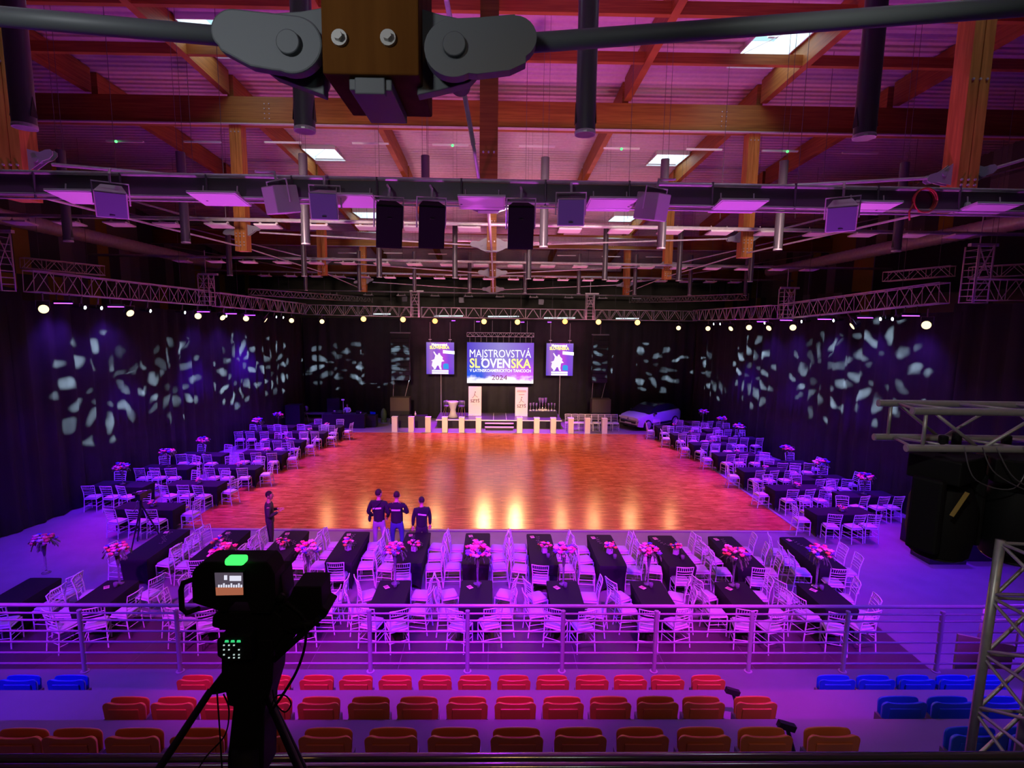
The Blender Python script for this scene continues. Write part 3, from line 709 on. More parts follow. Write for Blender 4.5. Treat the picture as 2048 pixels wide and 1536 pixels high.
# corner blocks with their lifting towers
for p, h1, lab in ((TL0 + V((-.5, -.5, 0)), 1.9, 'near left'), (TLm, 1.5, 'middle left'), (TRm + V((.1, 0, 0)), 1.5, 'middle right'), (TR0 + V((.5, -.6, 0)), 1.9, 'near right'), (B1 + V((.15, 0, 0)), 1.75, 'far left'), (B2 + V((.25, 0, 0)), 1.75, 'far right')):
    t = thing('truss_tower', 'square aluminium tower head on the %s corner of the lighting rig' % lab, 'truss', p, 0, 'truss tower heads')
    k = MB(); a = .26
    for x, y in ((-a, -a), (a, -a), (a, a), (-a, a)): k.tube((x, y, -.02), (x, y, h1), .028, 6)
    for z in [i * .22 for i in range(int(h1 / .22) + 1)]:
        for (x, y), (x2, y2) in (((-a, -a), (a, -a)), ((a, -a), (a, a)), ((a, a), (-a, a)), ((-a, a), (-a, -a))): k.tube((x, y, z), (x2, y2, z), .018 if z < .75 else .01, 4)
    for (x, y), (x2, y2) in (((-a, -a), (a, -a)), ((a, -a), (a, a))): k.tube((x, y, .75), (x2, y2, h1), .014, 4).tube((x2, y2, .75), (x, y, h1), .014, 4)
    k.build('ladder_frame', 'alu', t, True)
    k = MB(); k.box((.12, 0, h1 + .04), (.95, .14, .1)); k.tube((0, 0, h1), (0, 0, h1 + 1.2), .02, 6); k.build('top_beam', 'steel_light', t)
# second set of slimmer trusses higher up outside the rig
for a, b, lab in ((P(500, 590, 35), P(742, 605, 44), 'slim higher truss slanting away at the far left'), (P(1262, 606, 44), P(1494, 600, 35), 'slim higher truss slanting away at the far right'),
                  (P(45, 536, 21.5), P(206, 551, 24), 'slim higher truss behind the near left truss'), (P(1770, 563, 24), P(1905, 552, 21.5), 'slim higher truss behind the near right truss'), (P(1940, 556, 20), P(2120, 548, 19.0), 'slim truss leaving the frame at the right edge'), (P(1940, 600, 18.2), P(2130, 604, 17.6), 'tall-framed truss going out right over the black drape')):
    truss('lighting_truss', lab, a, b, .40 if 'tall' not in lab else .7, .35, .8, .022)
# ---- lamps
def head(mat_l, R, L, name='par_can'):
    t = thing(name, 'x', 'stage light')     # beam leaves along -Y (local), tilted down by rotation
    k = MB(); Rx = Matrix.Rotation(PI / 2, 3, 'X'); k.lathe([(R * .55, -L), (R * .8, -L * .8), (R * .95, 0), (R * 1.0, .02), (R * .96, .02)], n=14, axis=Rx); k.build('housing', 'black', t, 40)
    k = MB(); k.lathe([(0, .05), (R * .6, .042), (R * .95, .026), (R * .95, .015), (0, .015)], n=14, axis=Rx); k.build('lens', mat_l, t, 40)
    k = MB(); k.path([(-R * 1.2, L * .3, 0), (-R * 1.2, L * .3, R * 1.8), (R * 1.2, L * .3, R * 1.8), (R * 1.2, L * .3, 0)], .014, 5).tube((0, L * .3, R * 1.8), (0, L * .3, R * 1.8 + .3), .03, 6); k.build('yoke', 'steel_dark', t)
    return t
pw = Proto(head('lamp_cream', .16, .34)); pam = Proto(head('lamp_amber', .19, .34)); pwm = Proto(head('lamp_warm', .19, .34)); psp = Proto(head('lamp_white', .075, .42, 'gobo_projector'))
def led_bar():
    t = thing('led_bar', 'x', 'stage light'); k = MB(); k.box((0, 0, .05), (.62, .12, .1)); k.build('housing', 'black', t)
    k = MB(); k.box((0, -.02, -.012), (.56, .07, .03)); k.build('lens_strip', 'lamp_purple', t)
    k = MB(); k.tube((-.2, 0, .1), (-.2, 0, .38), .02, 5).tube((.2, 0, .1), (.2, 0, .38), .02, 5); k.build('clamp', 'steel_dark', t); return t
pbar = Proto(led_bar())
def dtr(px, L):  # depth of a lamp on a side truss
    a, b = (TL0, TL1) if L else (TR0, TR1)
    def sx(y): 
        t = (y - a.y) / (b.y - a.y); q = a.lerp(b, t) - CAM; return CXP + FPX * q.dot(Rv) / q.dot(Fv)
    lo, hi = a.y, b.y
    for _ in range(40):
        mid = (lo + hi) / 2
        if (sx(mid) < px) == L: lo = mid
        else: hi = mid
    return (lo + hi) / 2
DIM = 0
def aim(p, tgt):
    d = V(tgt) - V(p); yaw = math.atan2(d.x, -d.y); el = math.atan2(d.z, math.hypot(d.x, d.y)); return (-el, 0, yaw)
Lw = [(87, 618), (260, 626), (396, 632), (445, 635), (492, 637), (531, 640), (583, 641)]
Rw = [(1416, 657), (1462, 657), (1498, 655), (1538, 656), (1586, 655), (1705, 652), (1853, 650)]
for S, row, side in ((True, Lw, 'left'), (False, Rw, 'right')):
    for i, (px, py) in enumerate(row):
        y = dtr(px, S); p = P(px, py, y); tg = V((p.x * .15, p.y - 6, 0)) if i % 3 != 2 else V((p.x * .3, p.y + 3, 0))
        pw.put(p, 0, '%s cream par lamp hanging under the %s side truss' % (which(i, 7), side), 'par lamps', rot=aim(p, (0, 6, 4) if i % 2 == 0 else tg))
for i, (px, py, q) in enumerate(((644, 643, pw), (727, 638, pwm), (806, 639, pwm), (870, 642, pam), (968, 643, pwm), (1035, 644, pwm), (1130, 643, pam), (1197, 644, pwm), (1275, 645, pwm), (1357, 656, pw))):
    p = P(px, py, 37.3); q.put(p, 0, '%s glowing warm par lamp under the truss across the stage end' % which(i, 10), 'par lamps', rot=aim(p, (p.x * .2, 8, 4)))
GOBO = []
for S, row, side in ((True, [(169, 617), (202, 618), (300, 624), (369, 627), (452, 634), (552, 636), (566, 637)], 'left'), (False, [(1428, 650), (1441, 650), (1530, 648), (1604, 645), (1668, 643), (1762, 640), (1786, 640)], 'right')):
    for i, (px, py) in enumerate(row):
        y = dtr(px, S); p = P(px, py - 2, y); s = -1 if S else 1
        psp.put(p, 0, '%s small white moving projector under the %s side truss' % (which(i, 7), side), 'gobo projectors', rot=aim(p, (-s * 14, y + 2, 4)))
        GOBO.append(p)
for S, row, side in ((True, [(127, 606), (232, 613), (407, 623), (462, 627), (500, 630)], 'left'), (False, [(1525, 643), (1572, 640), (1649, 638), (1730, 635), (1821, 631)], 'right')):
    for i, (px, py) in enumerate(row):
        y = dtr(px, S); p = P(px, py, y - .1); pbar.put(p, math.radians(12 if S else -12), '%s violet LED bar under the %s side truss' % (which(i, 5), side), 'violet LED bars')
        spot('bar_wash', p + V((0, 0, -.1)), (p.x * 1.03, p.y + .5, 3.5), 170, (0.18, 0.03, 1.0), 100, 0.9, 0.2)
for i, (px, py) in enumerate(((907, 641), (956, 643), (1045, 644), (1099, 644))):
    p = P(px, py, 37.4); pbar.put(p, 0, '%s short violet LED bar above the stage screens' % which(i, 4), 'violet LED bars', scale=(.45, 1, 1))
for i, (x0, x1, py) in enumerate(((747, 781, 628), (868, 926, 632), (976, 1038, 633), (1088, 1150, 636), (1232, 1278, 637))):
    a = P(x0, py, 38.1); b = P(x1, py, 38.1)
    o = MB().beam(a, b, .1, .09).build('tube_light', emit('cool_tube_%d' % i, (.8, .92, 1.0), 1.1)); tag(o, '%s cool white fluorescent tube behind the far truss' % which(i, 5), 'light', 'fluorescent tubes behind the truss')
for i, (px, py) in enumerate(((810, 598), (923, 600), (1082, 604), (1179, 606))):
    o = MB().box(P(px, py, 44), (.42, .3, .42)).build('wall_speaker', 'tube'); tag(o, '%s small grey box speaker on the dark far wall' % which(i, 4), 'speaker')
# gobo light patterns on the drapes: real projectors with a patterned beam
def gobo(p, tgt, half, power, rot, n=9, squash=1.0):
    o = spot('gobo_beam', p, tgt, power, (0.55, 0.80, 0.95), math.degrees(half) * 2, 0.15, 0.02, 0.3)
    o.rotation_euler.rotate_axis('Z', rot)
    l = o.data; l.use_nodes = True; nt = l.node_tree; N = nt.nodes.new; L = nt.links.new
    em = nt.nodes['Emission']
    tc = N('ShaderNodeTexCoord'); sx = N('ShaderNodeSeparateXYZ'); L(tc.outputs['Normal'], sx.inputs[0])
    def mt(op, a, b=None, c=None):
        m = N('ShaderNodeMath'); m.operation = op
        for i, q in enumerate((a, b, c)):
            if q is None: continue
            if isinstance(q, (int, float)): m.inputs[i].default_value = q
            else: L(q, m.inputs[i])
        return m.outputs[0]
    T = math.tan(half)
    u = mt('DIVIDE', mt('DIVIDE', sx.outputs[0], sx.outputs[2]), T); v = mt('DIVIDE', mt('DIVIDE', sx.outputs[1], sx.outputs[2]), T)
    cb = N('ShaderNodeCombineXYZ'); L(u, cb.inputs[0]); L(v, cb.inputs[1]); cb.inputs[2].default_value = rot * 3 + 1
    ns = N('ShaderNodeTexNoise'); ns.inputs['Scale'].default_value = 2.6; ns.inputs['Detail'].default_value = 1; L(cb.outputs[0], ns.inputs['Vector'])
    s3 = N('ShaderNodeSeparateColor'); L(ns.outputs['Color'], s3.inputs[0])
    u = mt('ADD', u, mt('MULTIPLY', mt('SUBTRACT', s3.outputs[0], .5), .34)); v = mt('ADD', v, mt('MULTIPLY', mt('SUBTRACT', s3.outputs[1], .5), .34))
    rho = mt('SQRT', mt('ADD', mt('MULTIPLY', u, u), mt('MULTIPLY', v, v))); th = mt('ARCTAN2', v, u)
    def ring(r0, dr, da, nn, ph, gain):
        a = mt('MULTIPLY', mt('ADD', th, ph), nn / (2 * PI)); idx = mt('FLOOR', a); fr = mt('SUBTRACT', mt('SUBTRACT', a, idx), 0.5)
        rnd = mt('FRACT', mt('MULTIPLY', mt('SINE', mt('MULTIPLY', mt('ADD', idx, 3.7 + rot), 12.9898)), 43.758))
        rr = mt('ADD', mt('MULTIPLY', rnd, 0.26), r0 - 0.13)
        dx = mt('DIVIDE', mt('SUBTRACT', rho, rr), dr); dy = mt('DIVIDE', mt('MULTIPLY', mt('MULTIPLY', fr, 2 * PI / nn), rho), da)
        q = mt('ADD', mt('MULTIPLY', dx, dx), mt('MULTIPLY', dy, dy))
        mr = N('ShaderNodeMapRange'); mr.interpolation_type = 'SMOOTHSTEP'; L(q, mr.inputs[0]); mr.inputs[1].default_value = 1.5; mr.inputs[2].default_value = 0.0; mr.inputs[3].default_value = 0; mr.inputs[4].default_value = gain
        return mt('MULTIPLY', mr.outputs[0], mt('ADD', mt('MULTIPLY', rnd, .9), .15))
    tot = mt('ADD', mt('ADD', ring(.56, .145, .085, n + 1, .2, 1.0), ring(.86, .10, .075, n + 2, .55, .75)), ring(.30, .07, .06, n - 3, .9, .35))
    L(tot, em.inputs['Strength'])
    return o
def on_left(px, py):
    d = ray(px, py); a, b = V((*LW[0], 0)), V((*LW[1], 0)); e = b - a; nn = V((e.y, -e.x, 0)); t = (a - CAM).dot(nn) / d.dot(nn); return CAM + d * t
def on_right(px, py):
    d = ray(px, py); a, b = V((*RW[0], 0)), V((*RW[1], 0)); e = b - a; nn = V((e.y, -e.x, 0)); t = (a - CAM).dot(nn) / d.dot(nn); return CAM + d * t
GP = 390000
for i, (px, py, sc_) in enumerate(((205, 775, 1.0), (346, 757, .95), (475, 742, .95), (548, 735, .9))):
    tg = on_left(px, py); src = V((14.5, tg.y - 1.0 + i * .3, 7.3)); gobo(src, tg, math.atan(2.45 * sc_ / (tg - src).length), GP, i * .7 + .3)
for i, (px, py, sc_) in enumerate(((1765, 745, 1.0), (1640, 750, 1.0), (1505, 744, .95), (1430, 740, .9))):
    tg = on_right(px, py); src = V((-14.3, tg.y - 1.0 + i * .3, 7.3)); gobo(src, tg, math.atan(2.45 * sc_ / (tg - src).length), GP, i * .9 + .1)
for i, (px, py, sx_) in enumerate(((690, 728, 15.5), (1292, 735, -15.0), (770, 735, 14.0))):
    tg = P(px, py, 39.5); src = V((sx_, 21.5, 7.4)); gobo(src, tg, math.atan((1.9 if i < 2 else 1.5) / (tg - src).length), GP * (1.7 if i < 2 else 1.0), i * 1.1)
# ================================================================ STAGE END
SY0 = 36.2; SY1 = 38.9; SZ = .6
sl = G(872, 838.5, SZ); sr = G(1124, 841, SZ)
t = thing('stage', 'low dark stage platform with a white front edge below the screen', 'stage')
X0, X1 = P(872, 838, SY0).x, P(1124, 840, SY0).x
MB().b2(X0, X1, SY0, SY1, SZ - .06, SZ).build('deck', mat('stage_deck', (.10, .08, .11), .3), t)
MB().b2(X0 + .08, X1 - .08, SY0 + .05, SY1, 0, SZ - .06).build('skirt', 'blackcloth', t)
MB().b2(X0, X1, SY0 - .03, SY0, SZ - .06, SZ + .005).build('front_edge', 'white', t)
k = MB()
for px in (987, 1013, 1045): x = P(px, 830, SY0).x; k.b2(x - .015, x + .015, SY0, SY1, SZ, SZ + .004)
k.build('deck_joint', 'white', t)
t = thing('stage_steps', 'pale two-step stairs before the middle of the stage', 'steps')
xa, xb = P(970, 850, SY0).x, P(1027, 850, SY0).x
for i, z in enumerate((.42, .22)):
    MB().b2(xa, xb, SY0 - .32 * (i + 1), SY0 - .32 * i - .02, z - .05, z).build('tread', mat('step_pale', (.55, .42, .45), .5), t)
MB().b2(xa + .05, xb - .05, SY0 - .6, SY0 - .03, 0, .16).build('base', 'blackcloth', t)
# main screen
def screen_mat(name, kind):
    m = bpy.data.materials.new(name); m.use_nodes = True; nt = m.node_tree; N = nt.nodes.new; L = nt.links.new
    nt.nodes.remove(nt.nodes['Principled BSDF']); e = N('ShaderNodeEmission'); L(e.outputs[0], nt.nodes['Material Output'].inputs[0])
    tc = N('ShaderNodeTexCoord'); sp = N('ShaderNodeSeparateXYZ'); L(tc.outputs['Generated'], sp.inputs[0])
    def ramp(src, els):
        r = N('ShaderNodeValToRGB'); c = r.color_ramp.elements; c[0].position = els[0][0]; c[0].color = (*els[0][1], 1); c[1].position = els[1][0]; c[1].color = (*els[1][1], 1)
        for p, q in els[2:]: x = c.new(p); x.color = (*q, 1)
        L(src, r.inputs[0]); return r.outputs[0]
    def mix(f, a, b, bl='MIX'):
        x = N('ShaderNodeMix'); x.data_type = 'RGBA'; x.blend_type = bl
        if isinstance(f, float): x.inputs[0].default_value = f
        else: L(f, x.inputs[0])
        L(a, x.inputs[6]); L(b, x.inputs[7]); return x.outputs[2]
    if kind == 'main':
        top = ramp(sp.outputs[0], [(0, (.09, .05, .55)), (.5, (.30, .24, .62)), (1, (.22, .08, .62))])
        bot = ramp(sp.outputs[0], [(0, (.02, .10, .75)), (.22, (.05, .12, .7)), (.5, (.55, .25, .85)), (.85, (.75, .10, .85)), (1, (.55, .10, .85))])
        v = ramp(sp.outputs[2], [(.2, (1, 1, 1)), (.6, (0, 0, 0))]); c = mix(v, top, bot)
        n = N('ShaderNodeTexNoise'); n.inputs['Scale'].default_value = 5; n.inputs['Detail'].default_value = 4; L(tc.outputs['Generated'], n.inputs['Vector'])
        ad = N('ShaderNodeMath'); ad.operation = 'MULTIPLY_ADD'; L(n.outputs[0], ad.inputs[0]); ad.inputs[1].default_value = -.5; L(sp.outputs[2], ad.inputs[2])
        w_ = ramp(ad.outputs[0], [(-.0, (1, 1, 1)), (.06, (0, 0, 0))]); wh = N('ShaderNodeRGB'); wh.outputs[0].default_value = (1, .95, 1, 1)
        r = N('ShaderNodeValToRGB'); c_ = r.color_ramp.elements; c_[0].position = 0.0; c_[0].color = (1, 1, 1, 1); c_[1].position = .10; c_[1].color = (0, 0, 0, 1)
        sh = N('ShaderNodeMath'); sh.operation = 'ADD'; L(ad.outputs[0], sh.inputs[0]); sh.inputs[1].default_value = .17; L(sh.outputs[0], r.inputs[0])
        c = mix(r.outputs[0], c, wh.outputs[0]); s = 1.15
    else:
        a = ramp(sp.outputs[0], [(0, (.20, .10, .62)), (.18, (.55, .22, .62)), (.35, (.32, .10, .70)), (.62, (.80, .05, .85)), (.8, (.35, .05, .85)), (1, (.25, .12, .7))])
        b = ramp(sp.outputs[2], [(0, (.02, .02, .65)), (.25, (.20, .08, .65)), (.8, (.22, .12, .6)), (1, (.30, .22, .6))]); c = mix(.45, a, b); s = 1.0
    L(c, e.inputs[0]); e.inputs[1].default_value = s; return m
M['txtw'] = emit('text_white', (1, 1, 1), 1.3); M['txty'] = emit('text_yellow', (1.0, .93, .25), 1.3); M['txtp'] = emit('text_plum', (.28, .03, .18), 1.0)
Y = 38.6
a = P(934, 766, Y); b = P(1068, 686, Y); Wd = b.x - a.x; Hh = b.z - a.z
t = thing('video_wall', 'large lit screen over the stage announcing a 2024 dance championship', 'screen', ((a.x + b.x) / 2, Y, a.z))
MB().b2(-Wd / 2, Wd / 2, 0, .04, 0, Hh).build('display', screen_mat('screen_main', 'main'), t)
MB().b2(-Wd / 2 - .03, Wd / 2 + .03, .05, .25, -.03, Hh + .03).build('case', 'black', t)
R90 = (PI / 2, 0, 0)
def fit_line(parts, x0, x1, z, size, bold, gap=.03):
    os_ = []; tot = 0
    for s_, c in parts:
        o = text_mesh(s_, size, t, 'text_line', c, (0, -.015, z), R90, 'LEFT', bold=bold); xs_ = [v.co.x for v in o.data.vertices]; os_.append((o, min(xs_), max(xs_))); tot += max(xs_) - min(xs_)
    k_ = (x1 - x0 - gap * (len(parts) - 1)) / tot; x = x0
    for o, a_, b_ in os_: o.scale = (k_, 1, 1); o.location.x = x - a_ * k_; x += (b_ - a_) * k_ + gap
hw = Wd / 2 * .92
fit_line([('MAJSTROVSTVÁ', 'txtw')], -hw, hw, Hh * .64, .80, .0)
fit_line([('SL', 'txty'), ('OVEN', 'txtw'), ('SKA', 'txty')], -hw, hw, Hh * .385, .95, .02, .08)
fit_line([('V LATINSKOAMERICKÝCH TANCOCH', 'txtw')], -hw, hw, Hh * .28, .30, .006)
fit_line([('2024', 'txtp')], -.62, .50, Hh * .085, .50, .0)
truss('screen_truss', 'short lit truss the big screen hangs from', P(934, 673, 38.5), P(1068, 674, 38.5), .28, .28, .45, .02, group=None)
k = MB()
for i in range(12): x = -Wd / 2 + .2 + i * (Wd - .4) / 11; k.tube((x, 0, 0), (x, 0, .42), .012, 4)
for x in (-1.9, -.6, .7, 1.9): k.tube((x, 0, .7), (x, 0, 1.55), .012, 4)
o = k.build('screen_chains', 'steel_light'); o.location = ((a.x + b.x) / 2, 38.5, b.z + .03); tag(o, 'row of thin chains between the big screen and its truss', 'chain')
for (x0, y0_, x1, y1_, lab) in ((853, 748, 908, 685, 'left'), (1092, 751, 1147, 687, 'right')):
    a2 = P(x0, y0_, Y); b2_ = P(x1, y1_, Y); w_ = b2_.x - a2.x; h_ = b2_.z - a2.z
    t = thing('side_screen', 'upright lit screen with dancer poster, %s of the big screen' % lab, 'screen', ((a2.x + b2_.x) / 2, Y, a2.z), 0, 'side screens')
    MB().b2(-w_ / 2, w_ / 2, 0, .04, 0, h_).build('display', screen_mat('screen_' + lab, 'side'), t)
    MB().b2(-w_ / 2 - .03, w_ / 2 + .03, .05, .2, -.03, h_ + .03).build('case', 'black', t)
    text_mesh('Majstrovstvá', .22, t, 'text_line', 'txtw', (-.05, -.015, h_ * .90), R90, bold=.012)
    text_mesh('SLOVENSKA', .30, t, 'text_line', 'txty', (-.05, -.015, h_ * .80), R90, bold=.014, sx=.86)
    k = MB(); f = [(-.45, .42), (-.62, .62), (-.55, .95), (-.66, .98), (-.42, 1.10), (-.36, 1.35), (-.50, 1.62), (-.44, 1.66), (-.26, 1.42), (-.16, 1.40), (-.14, 1.52), (-.02, 1.54), (.02, 1.40), (.20, 1.22), (.16, 1.10), (.30, .95), (.10, .90), (.06, .55), (.12, .34), (-.02, .34), (-.12, .62), (-.22, .62), (-.34, .36), (-.5, .34)]
    k.prism(f, .012, .02); k.build('dancer_figure', emit('figure_' + lab, (1, .82, .92), 1.15), t)
    k = MB(); k.prism([(.22, .38), (.62, .38), (.6, .72), (.5, .78), (.3, .78), (.22, .7)], .012, .02); k.build('blue_block', emit('blue_' + lab, (.05, .35, .85), 1.0), t)
    k = MB(); k.prism([(w_ * .10, h_ * .66), (w_ * .52, h_ * .63), (w_ * .52, h_ * .73), (w_ * .10, h_ * .76)], .012, .02); k.prism([(-.6, .02), (.6, .02), (.6, .14), (-.6, .14)], .012, .02).prism([(-.6, .18), (.6, .18), (.6, .3), (-.6, .3)], .012, .02); k.build('white_strip', 'txtw', t)
    k = MB()
    for x in (-w_ * .36, w_ * .36): k.tube((x, 0, h_), (x, 0, h_ + 1.45), .014, 5).box((x, 0, h_ + .2), (.22, .1, .06))
    k.tube((0.05, 0, 0), (0.05, 0, -3.1), .018, 5); k.build('hanger', 'steel_light', t)
# line array speakers
for px0, px1, py0, py1, lab in ((784, 819, 667, 760, 'left'), (1183, 1216, 671, 765, 'right')):
    y = 38.0; a2 = P(px0, py1, y); b2_ = P(px1, py0, y); t = thing('line_array', 'tall hanging line array speaker on the %s of the stage' % lab, 'speaker', ((a2.x + b2_.x) / 2, y, a2.z), 0, 'line arrays')
    w_ = b2_.x - a2.x; h_ = b2_.z - a2.z; n = 10
    for i in range(n):
        k = MB(); k.box((0, 0, h_ * (i + .5) / n), (w_, .4, h_ / n * .93)); k.box((-w_ * .25, -.21, h_ * (i + .5) / n), (w_ * .42, .02, h_ / n * .8)); k.box((w_ * .25, -.21, h_ * (i + .5) / n), (w_ * .42, .02, h_ / n * .8)); k.build('cabinet', 'tube' if False else 'blackgloss', t)
    MB().box((0, 0, h_ + .05), (w_ + .1, .45, .07)).tube((0, 0, h_), (0, 0, h_ + 1.3), .02, 5).build('fly_frame', 'steel_dark', t)
    k = MB(); k.tube((-w_ * .4, 0, 0), (-w_ * .45, 0, -1.25), .012, 4).tube((w_ * .45, 0, 0), (w_ * .2, 0, -1.25), .012, 4); k.build('strap', 'steel_light', t)
    o = MB().box((0, 0, 0), (1.35, .8, .95)).box((0, -.41, 0), (1.25, .02, .85)).build('subwoofer', mat('sub_grille_' + lab, (.09, .07, .05), .6)); c = P((px0 + px1) / 2 + (0 if lab == 'left' else 1), 812 + (0 if lab == 'left' else 4), y - .2); o.location = (c.x, y - .2, 1.43)
    tag(o, 'large dark subwoofer under the %s line array' % lab, 'speaker')
    o2 = MB().box((0, 0, 0), (1.35, .8, .95)).build('subwoofer', 'black'); o2.location = (c.x, y - .2, .475); tag(o2, 'lower black subwoofer on the floor, %s side of the stage' % lab, 'speaker')
# white pedestals along the back edge of the dance floor
ped = thing('pedestal', 'x', 'pedestal'); MB().b2(-.18, .18, -.18, .18, 0, 1.02).build('column', mat('pedestal_white', (.80, .74, .72), .5), ped, bevel=.01); MB().b2(-.19, .19, -.19, .19, 1.02, 1.05).build('top', mat('pedestal_top', (.85, .8, .8), .4), ped)
pp_ = Proto(ped); xs = [790, 823, 856.5, 890, 923.5, 957, 1039, 1073, 1106, 1141, 1174, 1208]
for i, px in enumerate(xs):
    q = G(px, 863.2 + (px - 989) * .006, 0); q.y = DY1 + .32; q.x = P(px, 863, q.y).x
    pp_.put((q.x, q.y, 0), 0, '%s white square pedestal on the far edge of the dance floor' % which(i, 12), 'white pedestals')
# banners on the stage
for x0, x1, yt, yb_, lab in ((937, 963, 773, 828, 'left'), (1030, 1056, 775, 829, 'right')):
    y = 37.7; a2 = P(x0, yb_, y); b2_ = P(x1, yt, y); w_ = b2_.x - a2.x; h_ = b2_.z - SZ
    t = thing('roll_up_banner', 'pale pink upright banner with four dark letters, %s one on the stage' % lab, 'banner', ((a2.x + b2_.x) / 2, y, SZ), 0, 'upright banners')
    MB().b2(-w_ / 2, w_ / 2, 0, .03, .08, h_).build('panel', mat('banner_pale_' + lab, (.82, .70, .68), .6), t)
    MB().b2(-w_ / 2, w_ / 2, -.08, .12, 0, .08).build('base', 'steel_light', t)
    zt = h_ * (.46 if lab == 'left' else .30); mdk = mat('banner_ink_' + lab, (.05, .02, .03), .6)
    text_mesh('SZTŠ', .30, t, 'text_line', mdk, (0, -.01, zt), R90, bold=.004)
    k = MB(); z = zt + .32; k.path([(-.18, -.006, z), (-.05, -.006, z + .16), (.0, -.006, z + .36)], .018, 4).path([(-.05, -.006, z + .3), (.02, -.006, z + .16), (.2, -.006, z + .05)], .016, 4).ball((.02, -.006, z + .42), (.04, .01, .04), 6, 4); k.build('dancer_emblem', mdk, t)
    if lab == 'right':
        k = MB()
        for z, ww in ((h_ * .88, .32), (h_ * .84, .34), (h_ * .74, .2)): k.b2(-ww, ww, -.008, 0, z, z + .04)
        k.build('text_rule', mat('banner_rule', (.4, .2, .2), .6), t)
    else: text_mesh('· · ·', .2, t, 'text_line', mdk, (0, -.01, zt - .25), R90)
# cocktail table and two armchairs on the stage
t = thing('cocktail_table', 'tall table in waisted pale stretch cover on the stage', 'table', (P(906, 830, 37.0).x, 37.0, SZ))
k = MB(); k.lathe([(.36, 1.12), (.36, 1.08), (.26, .85), (.18, .55), (.22, .3), (.36, .03)][::-1], n=20); k.build('stretch_cover', 'cushion', t, True); MB().lathe([(.37, 1.10), (.37, 1.14), (0, 1.14)], n=20).build('top', 'white', t)
for px, lab, c_ in ((894, 'left', 1), (923, 'right', -1)):
    t = thing('bar_chair', 'grey high chair with slim wooden legs %s of the cocktail table' % lab, 'chair', (P(px, 832, 37.3).x, 37.3, SZ), PI * 1 + .5 * c_)
    k = MB(); k.lathe([(.0, .70), (.20, .71), (.24, .76), (.24, .8), (0, .8)], n=14); k.build('seat', 'tube', t, True)
    k = MB(); k.loft([[V((.25 * cos(a * PI / 8), -.25 * sin(a * PI / 8), z)) for a in range(9)] + [V((.21 * cos(a * PI / 8), -.21 * sin(a * PI / 8), z)) for a in range(8, -1, -1)] for z in (.78, 1.0, 1.12)]); k.build('backrest', 'tube', t, True)
    for x, y in ((-1, -1), (1, -1), (1, 1), (-1, 1)): MB().tube((x * .12, y * .12, .72), (x * .21, y * .21, 0), .018, 6).build('leg', 'gold', t)
# trophies on a black table
tx = P(1085, 830, 37.6).x
t = thing('trophy_table', 'low table under black cloth holding the trophies', 'table', (tx, 37.6, SZ))
MB().b2(-1.02, 1.02, -.35, .35, 0, .42).build('tablecloth', 'blackcloth', t); MB().b2(-.98, .98, -.33, .33, .42, .44).build('tabletop', 'black', t)
tp = thing('trophy', 'x', 'trophy'); k = MB(); k.lathe([(.07, .06), (.03, .1), (.018, .16), (.02, .25), (.07, .34), (.085, .44), (.075, .44), (0, .36)], n=10); k.build('cup', 'chrome', tp, 40); MB().lathe([(.07, 0), (.07, .05), (.05, .06)], n=8).build('base', 'white', tp)
pt_ = Proto(tp); k_ = 0
for px, zz, sc_ in [(x, 0, 1.15) for x in (1061, 1067, 1073)] + [(x, 0, 1.9) for x in (1079.5, 1085, 1091)] + [(x, 0, 1.15) for x in (1097, 1103, 1109)]:
    pt_.put((P(px, 820, 37.45 + (k_ % 2) * .12).x, 37.45 + (k_ % 2) * .12, SZ + .44), 0, '%s %s silver trophy cup on the black table' % (which(k_, 9), 'tall' if sc_ > 1.5 else 'small'), 'trophies', scale=(sc_ * .9, sc_ * .9, sc_ * 1.1)); k_ += 1
